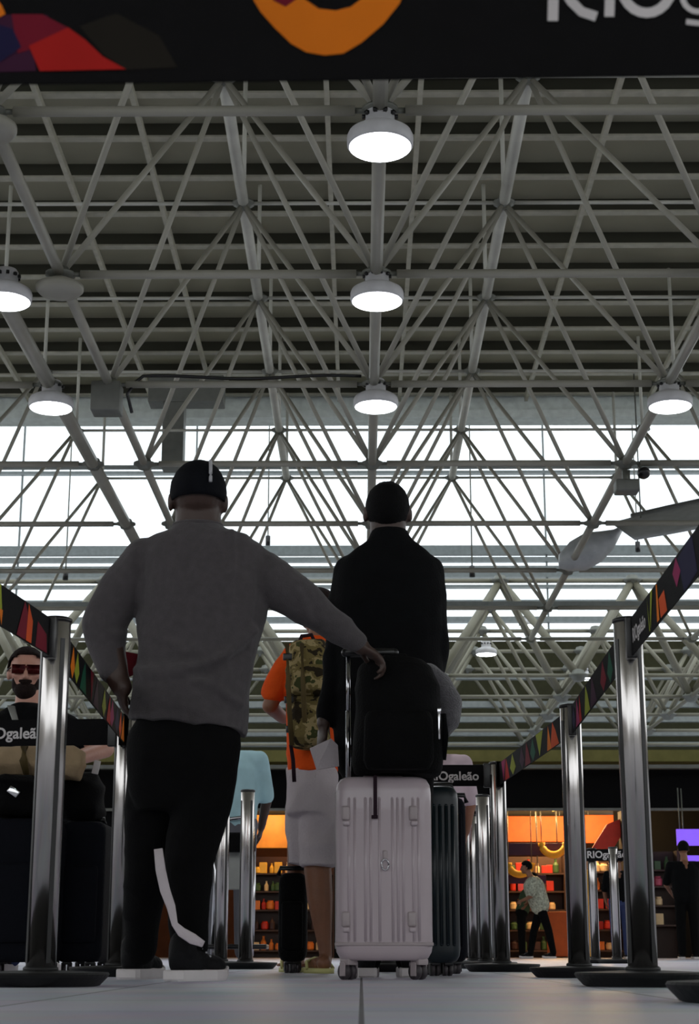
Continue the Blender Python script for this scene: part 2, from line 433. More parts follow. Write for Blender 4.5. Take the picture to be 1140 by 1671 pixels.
for (px, py, Y, lb) in ((793, 1068, 40, 'small lit lamp under the far frame right of the man in black'), (954, 1108, 50, 'tiny lit lamp in front of the far dark wall, right of centre'), (881, 1206, 54, 'tiny lit lamp low above the shop, between two queue posts'), (862, 1022, 44, 'small lit lamp against the glazing left of the tall right queue post')):
    dup(L0, P(px, py, Y), lb)

# loudspeakers / floodlight on the frame
p = P(1022, 795, 3.313*H)
t = thing('floodlight', 'grey box floodlight clamped under the right chord joint', 'floodlight', p)
link('housing', MB().box(p, (.32, .3, .17), None, .03).mesh(), M['boxgrey'], t)
link('bracket', MB().box(p+V((.0, 0, .14)), (.1, .06, .2)).tube(p+V((.0, 0, .1)), V((XC, 3.313*H, ZH)), .02).mesh(), M['joint'], t)
p = P(1050, 772, 3.313*H)
t = thing('security_camera', 'small dark camera on the right chord beside the floodlight', 'camera', p)
link('body', MB().ell(p, (.09, .14, .08)).mesh(), M['plastic'], t)
link('bracket', MB().tube(p, p+V((-.08, 0, .15)), .02).mesh(), M['joint'], t)
p = P(305, 640, 31)
o = tag(link('duct_box', MB().box(p, (1.5, .5, .55), None, .02).box(P(284, 700, 31), (.42, .4, 1.7)).mesh(), M['boxgrey'], None, None, False), 'grey square air duct hanging at the roof edge above the capped man', 'duct')

# hanging aircraft wing
Yw = 27
A = thing('suspended_aircraft', 'pale aircraft wing hanging at the right edge in front of the glazing', 'aircraft', P(1000, 870, Yw))
le = [(998, 853), (1040, 843), (1090, 832), (1150, 818), (1230, 800)]; te = [(1000, 856), (1035, 880), (1090, 871), (1150, 860), (1230, 848)]
rings = []
for (a, c), (d, e) in zip(le, te):
    p0 = P(a, c, Yw+.6); p1 = P(d, e, Yw-.5); m_ = (p0+p1)/2; up_ = V((0, .35, .94))
    n = 16; hv = (p0-p1)/2; th = .10 if a > 1000 else .02
    rings.append([m_+hv*math.cos(2*PI*i/n)+up_*th*math.sin(2*PI*i/n) for i in range(n)])
link('wing', MB().ring_loft(rings).mesh(), M['wing'], A)
link('leading_edge', MB().path([P(1030, 845, Yw+.55), P(1090, 831, Yw+.55), P(1150, 818, Yw+.55), P(1230, 800, Yw+.55)], .075, 8).mesh(), M['wingdark'], A)
rings = []
for (x, y, r) in ((1015, 862, .05), (1000, 880, .17), (980, 892, .27), (955, 900, .33), (930, 908, .26), (912, 916, .12)):
    c = P(x, y, Yw+.3); rings.append([c+V((0, math.cos(2*PI*i/16)*r, math.sin(2*PI*i/16)*r)) for i in range(16)])
link('fuselage', MB().ring_loft(rings).mesh(), M['wing'], A)
link('suspension_wire', MB().tube(P(1045, 845, Yw), P(1045, 845, Yw)+V((0, 0, 2.6)), .012, None, 6).mesh(), M['joint'], A)

# ------------------------------------------------------------------ BELT POSTS AND BELTS
PH = 1.0
def make_post(loc, label):
    t = thing('belt_post', label, 'queue post', loc); x, y, _ = loc
    link('base', MB().lathe((x, y, 0), [(.150, 0), (.160, .003), (.180, .024), (.184, .031), (.181, .036), (.06, .041), (.05, .041)], 48).mesh(), M['rubber'], t, smooth=False)
    link('pole', MB().lathe((x, y, 0), [(.040, .038), (.040, PH-.012), (.036, PH-.006)], 36).mesh(), M['steel'], t)
    for a_ in (-2.62, -.9, .55, 2.1): link('channel', MB().box((x+.0395*math.cos(a_), y+.0395*math.sin(a_), PH/2), (.004, .013, PH-.12), Matrix.Rotation(a_, 3, 'Z')).mesh(), M['plastic'], t, smooth=False)
    link('top_cap', MB().lathe((x, y, 0), [(.041, PH-.010), (.043, PH-.008), (.043, PH), (.036, PH+.004)], 36).mesh(), M['plastic'], t)
    link('collar', MB().lathe((x, y, 0), [(.047, .038), (.047, .048), (.042, .052)], 36).mesh(), M['rubber'], t)
    return t
def postpos(px, topy=None, Y=None, basey=1500):
    Y = Yat(topy, PH) if Y is None else Y
    q = P(px, basey, Y); return V((q.x, Y, 0))
posts = {}
PL = [('L1', 70, 1010, None, 'wide steel queue post in the left foreground beside the bearded man'),
      ('R1', 1045, 1012, None, 'wide steel queue post in the right foreground, a belt clipped at its top'),
      ('L2', 194, 1168, None, 'steel queue post just left of the man in grey, partly behind him'),
      ('R2', 942, 1152, None, 'steel queue post second from the right, behind the right foreground post'),
      ('R3', 817, 1245, None, 'steel queue post right of the teal suitcase where the striped belt ends'),
      ('R4', 791, 1298, None, 'slim steel queue post just left of the post where the striped belt ends'),
      ('R5', 772, 1330, None, 'slimmest steel queue post nearest the teal suitcase, far back'),
      ('M1', 361, None, 10.4, 'slim steel queue post right of the grey man\'s legs'),
      ('M2', 401, None, 9.6, 'slim steel queue post between the grey man and the shorts wearer'),
      ('F1', 969, 1385, None, 'very thin far queue post just right of a nearer right hand post'),
      ('F2', 1004, 1383, None, 'very thin far queue post close beside the wide right post')]
first = None
for key, px, ty, Y, lb in PL:
    loc = postpos(px, ty, Y)
    if first is None: first = make_post(loc, lb)
    else: dup(first, loc, lb)
    posts[key] = loc
posts['R0'] = V((.735, 3.08, 0)); dup(first, posts['R0'], 'near queue post at the right edge, only its dark base in the picture')
posts['L0'] = V((-1.02, 3.05, 0)); posts['B0'] = V((-.98, 1.40, 0)); posts['B1'] = V((.98, 1.365, 0)); posts['W'] = V((-2.2, posts['L2'].y+.1, 0))

BH = .105
def place_poly(bm, A, C, pts, off, u0, flip):
    # u in metres along the belt, v 0..1 up the belt
    d = (C-A); L = d.length; d.normalize(); nrm = V((0, 0, 1)).cross(d).normalized()
    if nrm.dot(CAM-(A+C)/2) < 0: nrm = -nrm
    vs = []
    for u, v in pts:
        vs.append(bm.verts.new(A + d*(u0+u) + V((0, 0, v)) + nrm*off))
    return vs
def text_polys(s, size):
    cu = bpy.data.curves.new('t', 'FONT'); cu.body = s; cu.size = size; cu.offset = size*.022; cu.resolution_u = 4
    o = bpy.data.objects.new('t', cu); COL.objects.link(o)
    me = bpy.data.meshes.new_from_object(o.evaluated_get(bpy.context.evaluated_depsgraph_get())); bpy.data.objects.remove(o)
    return me
def add_text(root, A, C, s, u0, v0, size, off=.0035, m=None, name='printed_lettering', flip=False):
    me = text_polys(s, size)
    d = (C-A); d.normalize()
    nrm = V((0, 0, 1)).cross(d).normalized()
    if nrm.dot(CAM-(A+C)/2) < 0: nrm = -nrm
    if d.dot((-nrm).cross(V((0, 0, 1)))) < 0: flip = True; u0 = u0+max(v.co.x for v in me.vertices)
    for v in me.vertices:
        q = A + d*(u0+v.co.x*(-1 if flip else 1)) + V((0, 0, v0+v.co.y)) + nrm*off; v.co = q
    return link(name, me, m or M['white'], root, smooth=False)
def make_belt(a, c, label, ztop=None, pats=(), texts=(), slack=0, bh=BH, clip=True):
    a, c = V(a), V(c); z0 = PH-.115 if ztop is None else ztop-bh
    d = (c-a).normalized(); A_, C_ = a+d*.045, c-d*.045
    A_.z = C_.z = z0
    t = thing('retractable_belt', label, 'queue belt', (A_+C_)/2)
    nrm = V((0, 0, 1)).cross(d).normalized()
    b = MB(); n = 24; r = []
    L = (C_-A_).length
    pr = []
    for i in range(n+1):
        q = A_.lerp(C_, i/n)
        pr.append([q-nrm*.0015, q+nrm*.0015, q+nrm*.0015+V((0, 0, bh)), q-nrm*.0015+V((0, 0, bh))])
    link('webbing', b.ring_loft(pr).mesh(), M['belt'], t, smooth=False)
    for e, s in ((A_, 1), (C_, -1)):
        if clip:
            link('clip', MB().box(e+V((0, 0, bh/2)), (.05, .03, bh+.012), Matrix.Rotation(math.atan2(d.y, d.x), 3, 'Z'), .004).mesh(), M['plastic'], t)
    for k_i, (mname, u0, poly) in enumerate(pats):
        if u0 < 0 or u0+max(p_[0] for p_ in poly)*bh > L: continue
        bm = MB(); bm.b.faces.new(place_poly(bm.b, A_, C_, [(x*bh, y*bh) for x, y in poly], .0022+.0002*(k_i % 7), u0, False))
        link('printed_pattern', bm.mesh(False), M[mname], t, smooth=False)
    for s, u0, v0, size, fl in texts: add_text(t, A_, C_, s, u0, v0, size, flip=fl)
    return t
def facets(u0, rev=False, n=9, seed=1):
    # the angular coloured wedges printed on the belt
    rnd = random.Random(seed); out = []; u = u0
    cols = ['magenta', 'navy', 'vermil', 'orange', 'lime', 'green', 'crimson', 'purple', 'lime', 'red']
    for i in range(n):
        wdt = rnd.uniform(.8, 1.9); cname = cols[(i+seed) % len(cols)]
        k = rnd.choice((0, 1, 2))
        if k == 0: poly = [(0, .02), (wdt, .02), (wdt*.7, .98), (wdt*.35, .6)]
        elif k == 1: poly = [(0, .98), (wdt*.5, .02), (wdt, .98)]
        else: poly = [(0, .3), (wdt*.45, .02), (wdt*.9, .4), (wdt*.5, .97)]
        out.append((cname, u, poly)); u += (wdt+rnd.choice((-.2, .1, .9)))*BH
    return out

# near belt across the top of the picture
Yn = 1.378
nb = make_belt(posts['B0'], posts['B1'], 'black printed queue belt stretched close across the top of the picture', ztop=.985)
A_ = V((-.98+.045, 1.40, .88)); C_ = V((.98-.045, 1.365, .88)); dd = (C_-A_).normalized()
def bu(px, py):            # belt coordinates of a point seen on the near belt
    d = FW*F + RT*(px-570) - UP*(py-835.5); nrm = V((-dd.y, dd.x, 0)); t_ = (A_-CAM).dot(nrm)/d.dot(nrm); q = CAM+d*t_
    return ((q-A_).dot(dd), q.z-.88)
def nb_poly(m, pts, off, label=None):
    bm = MB(); vs = [bm.b.verts.new(A_+dd*u+V((0, 0, max(.0005, min(.1045, v))))+V((0, -off, 0))) for u, v in (bu(*p) for p in pts)]
    bm.b.faces.new(vs); return link('printed_pattern', bm.mesh(False), M[m], nb, smooth=False)
nb_poly('purple', [(-60, 121), (-60, 28), (30, 26), (80, 27), (55, 80), (60, 118)], .0025)
nb_poly('crimson', [(20, 26), (70, 26), (112, 48), (60, 80), (30, 90)], .0030)
nb_poly('red', [(48, 78), (112, 48), (140, 68), (168, 95), (206, 116), (66, 119)], .0035)
nb_poly('navy', [(-40, 75), (-10, 40), (22, 50), (36, 80), (0, 105)], .0033)
nb_poly('orange', [(-40, 22), (-20, -20), (4, 12), (10, 26), (0, 32)], .0036)
nb_poly('brown', [(130, 45), (190, 24), (260, 60), (290, 112), (206, 116), (168, 90)], .0024)
ringo = [(400, -30), (412, 0), (425, 22), (448, 48), (475, 74), (500, 88), (530, 93), (560, 90), (590, 72), (625, 42), (652, 8), (668, -30)]
ringi = [(606, -30), (588, 2), (572, 14), (548, 20), (520, 17), (498, 2), (488, -14), (478, -30)]
nb_poly('orange', ringo+ringi, .003)
nb_poly('crimson', [(440, -20), (446, 4), (466, 14), (486, 0), (490, -20)], .0036)
# lettering of the near belt, built from strokes
def stroke(pts, wpx, closed=False):
    bm = MB(); L_ = []; R_ = []
    for i, p in enumerate(pts):
        a = V(pts[max(i-1, 0)]); c = V(pts[min(i+1, len(pts)-1)]); t_ = (c-a).normalized(); n_ = V((-t_.y, t_.x))
        L_.append(V(p)+n_*wpx/2); R_.append(V(p)-n_*wpx/2)
    vs = []
    for s_ in (L_, R_):
        vs.append([bm.b.verts.new(A_+dd*u+V((0, 0, max(.0005, min(.1045, v))))+V((0, -.003, 0))) for u, v in (bu(*q) for q in s_)])
    for i in range(len(pts)-1):
        try: bm.b.faces.new((vs[0][i], vs[0][i+1], vs[1][i+1], vs[1][i]))
        except Exception: pass
    return link('printed_letter', bm.mesh(False), M['white'], nb, smooth=False)
stroke([(901, 37), (901, -75)], 17)
stroke([(901, -68), (935, -68), (957, -55), (960, -38), (948, -22), (925, -14), (903, -12)], 16)
stroke([(918, -14), (932, 6), (948, 22), (972, 30)], 16)
stroke([(993, 30), (993, -75)], 16)
stroke([(1054+42*math.cos(a), -24+48*math.sin(a)) for a in [2*PI*i/24 for i in range(25)]], 16)
stroke([(1138+26*math.cos(a), -4+26*math.sin(a)) for a in [2*PI*i/20 for i in range(21)]], 9)
stroke([(1164, -30), (1164, 18), (1158, 34), (1140, 41), (1118, 38)], 9)

# other belts
def blen(a, c): return (posts[a]-posts[c]).length-.09
l01 = blen('R0', 'R1')
make_belt(posts['R0'], posts['R1'], 'printed belt rising from the right foreground post to the right edge',
          pats=[(m_, u, p_) for m_, u, p_ in [
              ('navy', l01-1.02, [(0, .1), (1.6, .0), (2.2, .9), (.4, .98)]), ('magenta', l01-.82, [(0, .55), (.55, .3), (1.0, .7), (.5, .97)]),
              ('vermil', l01-.62, [(0, .05), (.9, .05), (1.1, .55), (.3, .6)]), ('orange', l01-.60, [(.9, .05), (1.25, .05), (1.2, .95), (1.05, .95)]),
              ('purple', l01-1.35, [(0, .05), (1.5, .05), (1.8, .95), (.2, .95)]),
              ('lime', l01-.42, [(0, .98), (.3, .98), (.5, .45), (.5, .05)]), ('lime', l01-.36, [(0, .05), (.3, .98), (.12, .05)])]],
          texts=[('RIOgaleão', l01-.29, .030, .055, False)])
ll = blen('L0', 'L1')
make_belt(posts['L0'], posts['L1'], 'printed belt running from the left edge to the left foreground post',
          pats=[('magenta', ll-1.0, [(0, .4), (1.6, .3), (2.6, .95), (0, .98)]), ('crimson', ll-.83, [(0, .5), (.8, .3), (1.5, .95), (0, .98)]), ('green', ll-.56, [(0, .98), (.35, .98), (.6, .5), (.5, .02)]),
                ('lime', ll-.52, [(0, .98), (.55, .98), (.75, .3), (.6, .3)]), ('orange', ll-.47, [(.0, .4), (.3, .4), (.25, .02)]),
                ('crimson', ll-.32, [(0, .02), (.55, .98), (1.0, .6), (.7, .02)]), ('vermil', ll-.24, [(0, .02), (.1, .98), (.5, .6), (.45, .02)]), ('crimson', ll-.15, [(0, .02), (.1, .7), (.9, .5), (1.0, .02)])])
make_belt(posts['L1'], posts['L2'], 'printed belt from the left foreground post back to the post behind it', pats=facets(.25, n=22, seed=3))
make_belt(posts['W'], posts['L2'], 'black lettered belt stretched across in front of the bearded man', texts=[('RIOgaleão', .635, .030, .062, False), ('RIOgaleão', .05, .030, .062, False)])
make_belt(posts['R1'], posts['R2'], 'printed belt from the right foreground post back to the second post', pats=facets(.3, n=22, seed=5))
make_belt(posts['R2'], posts['R3'], 'printed belt from the second right post back to the third', pats=facets(.2, n=22, seed=2), texts=[('RIO', .06, .03, .05, False)])
posts['R6'] = V((posts['R3'].x-.55, posts['R3'].y, 0)); dup(first, posts['R6'], 'queue post hidden behind the pinkish white suitcase')
make_belt(posts['R6'], posts['R3'], 'black lettered belt running left from the third right post behind the suitcases', texts=[('RIOgaleão', .16, .03, .06, False)])
make_belt(V((posts['F1'].x-.25, posts['F1'].y, 0)), V((posts['F2'].x+.3, posts['F2'].y, 0)), 'far black lettered belt in front of the shop between the two right posts', texts=[('RIOgaleão', .16, .03, .085, False)])

# ------------------------------------------------------------------ PEOPLE
def px_rings(mb, spec, Y, n=28, infl=0, sl=0):
    """horizontal elliptical sections: (xl, xr, y, half depth)"""
    rings = []
    for s in spec:
        xl, xr, y, ry = s[:4]; YY = s[4] if len(s) > 4 else Y
        c = P((xl+xr)/2, y, YY); rx = (xr-xl)/2*PXM(xl, y, YY)+infl
        tl = (s[5] if len(s) > 5 else 0)*PXM(xl, y, YY)
        rings.append([c+V((rx*math.copysign(abs(math.cos(a))**.85, math.cos(a)), (ry+infl)*math.copysign(abs(math.sin(a))**.85, math.sin(a)), tl*math.cos(a))) for a in [2*PI*i/n for i in range(n)]])
    mb.ring_loft(rings); return mb
def limb(mb, pts, Y, infl=0):
    """pts: (px, py, r_px, dY)"""
    q = [(P(x, y, Y+dy), r*PXM(x, y, Y+dy)+infl) for x, y, r, dy in pts]
    for (a, ra), (c, rc) in zip(q[:-1], q[1:]): mb.cap(a, c, max(ra, .012), max(rc, .012))
    return mb
def hand(mb, wrist, dirv, palm_n, curl=.5, s=1.0, side=1):
    """palm, four jointed fingers of different length, thumb from the side of the palm"""
    d = dirv.normalized(); n = (palm_n - d*palm_n.dot(d)).normalized(); x = d.cross(n).normalized()*side
    R = Matrix((x, d, n)).transposed()
    mb.cap(wrist-d*.03, wrist+d*.02, .024*s, .022*s)
    mb.ell(wrist+d*.052*s, (.042*s, .055*s, .017*s), R, 14)
    for k, (ox, ln) in enumerate(((-.031, .068), (-.010, .077), (.011, .072), (.030, .056))):
        p = wrist+d*(.088+(.006 if k in (1, 2) else 0))*s+x*ox*s; a = 0; r = .0095*s
        seg = (ln*.45*s, ln*.32*s, ln*.26*s)
        for i, L_ in enumerate(seg):
            a += curl*(.7, 1.0, .8)[i]
            dr = d*math.cos(a)+n*math.sin(a); q = p+dr*L_; mb.cap(p, q, r, r*.9); p = q; r *= .9
    p = wrist+d*.03*s-x*.034*s; q = p+(d*.6-x*.7+n*.3).normalized()*.035*s; mb.cap(p, q, .013*s, .011*s)
    r_ = q+(d*.95-x*.25+n*.4*max(.2, curl)).normalized()*.032*s; mb.cap(q, r_, .011*s, .009*s)
    return mb
def head(mb, c, fwd, s=1.0, w=1.0, tilt=0):
    """c centre of skull; fwd facing; adds cranium, jaw, nose, lips, brow, ears, eyelids"""
    f = V((fwd.x, fwd.y, 0)).normalized(); u = V((0, 0, 1)); f = (f*math.cos(tilt)-u*math.sin(tilt)).normalized(); x = f.cross(V((0, 0, 1))).normalized(); u = x.cross(f)
    R = Matrix((x, f, u)).transposed()
    L_ = lambda a, b_, c_: c+(x*a+f*b_+u*c_)*s
    mb.ell(L_(0, -.012, .022), (.076*s*w, .094*s, .092*s), R, 20)
    mb.ell(L_(0, .024, -.035), (.060*s*w, .068*s, .078*s), R, 18)
    mb.ell(L_(0, .052, -.084), (.036*s*w, .036*s, .028*s), R, 12)
    mb.cap(L_(0, .094, .006), L_(0, .112, -.030), .009*s, .013*s)
    mb.ell(L_(.012, .100, -.034), (.009*s, .010*s, .007*s), R, 8); mb.ell(L_(-.012, .100, -.034), (.009*s, .010*s, .007*s), R, 8)
    mb.ell(L_(0, .086, -.058), (.024*s, .012*s, .006*s), R, 10); mb.ell(L_(0, .084, -.069), (.020*s, .012*s, .006*s), R, 10)
    mb.ell(L_(0, .076, .024), (.052*s, .018*s, .012*s), R, 12)
    for sx in (-1, 1):
        mb.ell(L_(sx*.044*w, .074, -.020), (.020*s, .016*s, .018*s), R, 10)
        mb.ell(L_(sx*.080*w, -.006, -.008), (.010*s, .020*s, .032*s), R, 12)
    return R, L_
def eyes(root, L_, s):
    for sx in (-1, 1):
        p = L_(sx*.031, .083, .004)
        e = link('eye', MB().ell(p, (.011*s,)*3, None, 10).mesh(), M['white'], root)
        link('iris', MB().ell(L_(sx*.031, .0925, .004), (.004*s,)*3, None, 8).mesh(), M['hair'], e)
def hairshape(c, fwd, s, w, infl=.006, low=-.02, tilt=0):
    f = V((fwd.x, fwd.y, 0)).normalized(); u = V((0, 0, 1)); f = (f*math.cos(tilt)-u*math.sin(tilt)).normalized(); x = f.cross(V((0, 0, 1))).normalized(); u = x.cross(f)
    R = Matrix((x, f, u)).transposed(); mb = MB()
    g = bmesh.ops.create_uvsphere(mb.b, u_segments=28, v_segments=20, radius=1)['verts']
    rm = []
    for v in g:
        q = V((v.co.x*(.076*w+infl), v.co.y*(.094+infl)-.012, v.co.z*(.092+infl)+.022))
        lim = low + max(0, q.y+.01)*1.1
        if q.y > .03: lim = max(lim, .05)
        if q.z < lim-.012: rm.append(v)
        q = q+q.normalized()*noise.noise(q*90)*.003
        v.co = c+(x*q.x+f*q.y+u*q.z)*s
    bmesh.ops.delete(mb.b, geom=rm, context='VERTS')
    # thickness
    r = bmesh.ops.solidify(mb.b, geom=mb.b.faces[:], thickness=.006*s)
    return mb.mesh()
def shoe(root, heel, dirv, ln, wd=.095, name='shoe', mu='shoe', ms='sole'):
    d = V((dirv.x, dirv.y, 0)).normalized(); x = V((d.y, -d.x, 0)); h = V((heel.x, heel.y, 0))
    prof = [(0, .30), (.06, .40), (.25, .40), (.45, .40), (.65, .50), (.85, .46), (.96, .30), (1.0, .12)]
    out = [h+d*t_*ln+x*w_*wd for t_, w_ in prof]+[h+d*t_*ln-x*w_*wd for t_, w_ in prof[::-1]]
    def ring(z, sc): 
        c = h+d*ln*.5; return [c+(p-c)*sc+V((0, 0, z+(.012 if (p-h).dot(d) > ln*.9 else 0))) for p in out]
    so = MB().ring_loft([ring(.0, .96), ring(.006, 1.0), ring(.030, 1.0), ring(.034, .97)])
    mb = MB(); R = Matrix((x, d, V((0, 0, 1)))).transposed()
    mb.ell(h+d*ln*.70+V((0, 0, .045)), (wd*.44, ln*.29, .038), R); mb.ell(h+d*ln*.40+V((0, 0, .055)), (wd*.39, ln*.30, .052), R)
    mb.ell(h+d*ln*.20+V((0, 0, .07)), (wd*.38, ln*.19, .062), R); mb.cap(h+d*ln*.20+V((0, 0, .09)), h+d*ln*.22+V((0, 0, .115)), .045, .045)
    up_ = link(name, mb.vox(.006, 3), M[mu], root); link('sole', so.mesh(), M[ms], up_, smooth=False)
    lc = MB()
    for i in range(4):
        c = h+d*ln*(.38+.08*i)+V((0, 0, .112-.012*i)); lc.cap(c-x*.025, c+x*.025, .0035, .0035)
    link('laces', lc.mesh(), M['piping'], up_)

AWAY = V((0, 1, 0)); TOWARD = V((0, -1, 0))

# ---- man in grey jumper --------------------------------------------------
Y1 = 5.47
g = P(290, 1600, Y1); man = thing('person', 'man in grey jumper and navy cap seen from behind, one hand on hip', 'person', (g.x, Y1, 0))
hc = P(323, 817, Y1)
mb = MB(); R_, L_ = head(mb, hc, V((-.12, 1, 0)), 1.13, 1.04)
px_rings(mb, [(288, 359, 822, .078), (286, 361, 850, .080), (284, 366, 880, .08), (245, 415, 905, .09), (232, 425, 950, .11), (236, 420, 1050, .11), (228, 390, 1150, .11), (236, 372, 1230, .11), (245, 360, 1290, .09)], Y1)
limb(mb, [(235, 915, 30, 0), (172, 1020, 26, 0), (192, 1108, 19, -.02), (199, 1122, 17, -.03)], Y1)
limb(mb, [(400, 918, 30, 0), (498, 987, 25, .03), (578, 1046, 15, .10), (590, 1056, 14, .11)], Y1)
limb(mb, [(250, 1250, 34, .05), (242, 1400, 27, .1), (229, 1540, 12, .3)], Y1)
limb(mb, [(342, 1250, 38, 0), (308, 1400, 30, -.05), (312, 1540, 14, 0)], Y1)
wr = P(193, 1112, Y1-.02); hand(mb, wr, V((.25, .25, -1)), V((1, .2, 0)), .75, 1.05, 1)
wr2 = P(582, 1049, Y1+.11); hand(mb, wr2, V((.75, .25, -.5)), V((-.1, .1, -1)), .8, 1.05, -1)
link('body', mb.vox(.0065, 3), M['skin_dark'], man)
mb = MB()
px_rings(mb, [(284, 362, 857, .078), (274, 376, 866, .09), (250, 404, 877, .105), (228, 428, 893, .125), (221, 436, 915, .138), (222, 438, 950, .142), (224, 434, 1000, .145), (226, 422, 1050, .142), (220, 410, 1100, .148), (214, 405, 1150, .152), (209, 402, 1188, .158, Y1, -12)], Y1)
limb(mb, [(240, 917, 40, 0), (200, 955, 40, 0), (170, 1015, 37, 0), (176, 1060, 30, 0), (184, 1090, 25, -.01)], Y1)
limb(mb, [(398, 918, 41, 0), (445, 950, 38, 0), (500, 987, 33, .03), (545, 1020, 27, .07), (580, 1046, 18, .10)], Y1)
jm = mb.vox(.0085, 5, .010, 9, .6); jm.update()
FOLDS = [([(340, 885), (322, 920), (300, 965)], 7, .007), ([(412, 1030), (365, 1070), (310, 1090), (225, 1094)], 8, .014), ([(404, 1062), (350, 1098), (290, 1108)], 7, -.008),
         ([(236, 1102), (300, 1104), (350, 1118), (392, 1150)], 7, .010), ([(378, 868), (381, 905), (378, 945)], 5, .006), ([(430, 905), (426, 960), (420, 1010)], 9, -.009),
         ([(228, 905), (232, 950), (228, 995)], 9, -.009), ([(262, 1040), (300, 1062), (345, 1064)], 8, .007), ([(485, 965), (500, 990), (505, 1015)], 6, .006), ([(152, 1010), (172, 1030), (195, 1035)], 6, .007),
         ([(255, 900), (285, 940), (290, 985)], 9, .006), ([(240, 1140), (300, 1150), (360, 1175)], 9, .006)]
nn = [v.normal.copy() for v in jm.vertices]
for v, n_ in zip(jm.vertices, nn):
    dv = v.co-CAM; dz = dv.dot(FW)
    if n_.dot(dv) > 0: continue
    q = V((570+dv.dot(RT)/dz*F, 835.5-dv.dot(UP)/dz*F)); h_ = 0
    for pl, w_, am in FOLDS:
        best = 1e9
        for a_, c_ in zip(pl[:-1], pl[1:]):
            a_, c_ = V(a_), V(c_); t_ = max(0, min(1, (q-a_).dot(c_-a_)/(c_-a_).length_squared)); best = min(best, (q-a_-(c_-a_)*t_).length)
        if best < 3*w_: h_ += am*math.exp(-(best/w_)**2)-am*.6*math.exp(-((best-w_*1.8)/w_)**2)*(.5)
    v.co += n_*h_
link('jumper', jm, M['sweater'], man)
link('collar', MB().path([P(323, 858, Y1)+V((.080*math.cos(a), .082*math.sin(a), .006*math.sin(a))) for a in [2*PI*i/30 for i in range(31)]], .008, 8).mesh(), M['sweater'], man)
mb = MB()
px_rings(mb, [(232, 386, 1160, .12), (216, 394, 1185, .135), (206, 397, 1215, .145), (204, 391, 1245, .145), (210, 380, 1290, .125), (225, 365, 1325, .10)], Y1)
limb(mb, [(250, 1250, 45, .03), (247, 1320, 44, .06), (243, 1400, 40, .1), (234, 1480, 34, .2), (229, 1548, 27, .32)], Y1)
limb(mb, [(340, 1250, 51, 0), (330, 1310, 50, -.02), (318, 1360, 45, -.04), (308, 1400, 43, -.05), (306, 1480, 35, -.03), (310, 1545, 30, 0)], Y1)
tr = link('trousers', mb.vox(.009, 10, .006, 8, .8), M['pants'], man)
st = [(258, 1385, -.20), (262, 1420, -.20), (269, 1452, -.20), (279, 1480, -.19), (285, 1508, -.18), (296, 1521, -.18), (314, 1532, -.18), (332, 1541, -.18)]
pts = [P(x, y, Y1+dy) for x, y, dy in st]
s_ = link('white_tape', MB().path(pts, [.014, .016, .016, .014, .010, .015, .017, .010], 10, .25, V((0, 1, 0))).mesh(), M['whitecloth'], tr)
s_['label'] = 'loose white tape trailing down the inner calf'
link('cap', hairshape(hc, V((-.12, 1, 0)), 1.14, 1.03, .008, -.008), M['cap'], man)
pts = [L_(.034, -.012+.100*math.cos(a), .022+.098*math.sin(a)) for a in [PI*.5+.1*i for i in range(0, 16)]]
link('cap_piping', MB().path(pts, .006, 6).mesh(), M['piping'], man)
shoe(man, P(278, 1590, Y1-.12), V((.55, .83, 0)), .27, .10)
shoe(man, P(222, 1585, Y1+.40)+V((-.02, -.1, 0)), V((.25, 1, 0)), .285, .11)
o = tag(link('folded_cloth', MB().box(P(206, 1081, Y1+.30), (.085, .04, .075), Matrix.Rotation(.2, 3, 'Y'), .012).ell(P(205, 1092, Y1+.3), (.04, .03, .03)).vox(.006, 2), M['maroon']), 'maroon cloth held against the hip of the man in grey', 'cloth')

# ---- man in black --------------------------------------------------------
Y2 = 6.25
g = P(630, 1590, Y2); man2 = thing('person', 'man in plain black jacket seen from behind, standing past the white suitcase', 'person', (g.x, Y2, 0))
hc2 = P(632, 838, Y2)
mb = MB(); R2, L2 = head(mb, hc2, V((0, 1, 0)), 1.05, 1.05)
px_rings(mb, [(603, 662, 848, .07), (604, 662, 878, .068), (585, 690, 900, .08), (560, 706, 925, .09), (555, 712, 1000, .11), (560, 700, 1100, .11), (560, 706, 1180, .12), (566, 700, 1250, .11)], Y2)
limb(mb, [(570, 935, 22, 0), (556, 1060, 19, 0), (532, 1165, 13, -.02), (528, 1180, 12, -.03)], Y2)
limb(mb, [(700, 935, 22, 0), (710, 1060, 19, 0), (694, 1150, 13, .12)], Y2)
limb(mb, [(598, 1240, 30, 0), (598, 1400, 23, 0), (598, 1560, 15, .05)], Y2); limb(mb, [(668, 1240, 30, 0), (668, 1400, 23, 0), (668, 1560, 15, .05)], Y2)
hand(mb, P(529, 1182, Y2-.03), V((-.15, .05, -1)), V((1, .4, 0)), .6, .95, 1)
hand(mb, P(692, 1155, Y2+.14), V((-.6, .5, -.3)), V((0, 0, -1)), .6, .95, 1)
link('body', mb.vox(.0075, 3), M['skin_dark'], man2)
mb = MB()
px_rings(mb, [(604, 662, 866, .075), (602, 666, 876, .078), (598, 674, 886, .085), (575, 698, 902, .10), (552, 714, 920, .12), (543, 722, 945, .135), (542, 724, 1000, .14), (545, 722, 1080, .14), (545, 720, 1150, .145), (546, 720, 1225, .15)], Y2)
limb(mb, [(570, 934, 29, 0), (560, 1000, 27, 0), (554, 1060, 25, 0), (534, 1168, 18, -.02)], Y2); limb(mb, [(694, 934, 30, 0), (702, 1000, 28, 0), (706, 1060, 26, 0), (694, 1150, 18, .1)], Y2)
link('jacket', mb.vox(.0095, 5, .010, 7, .7), M['blackcloth'], man2)
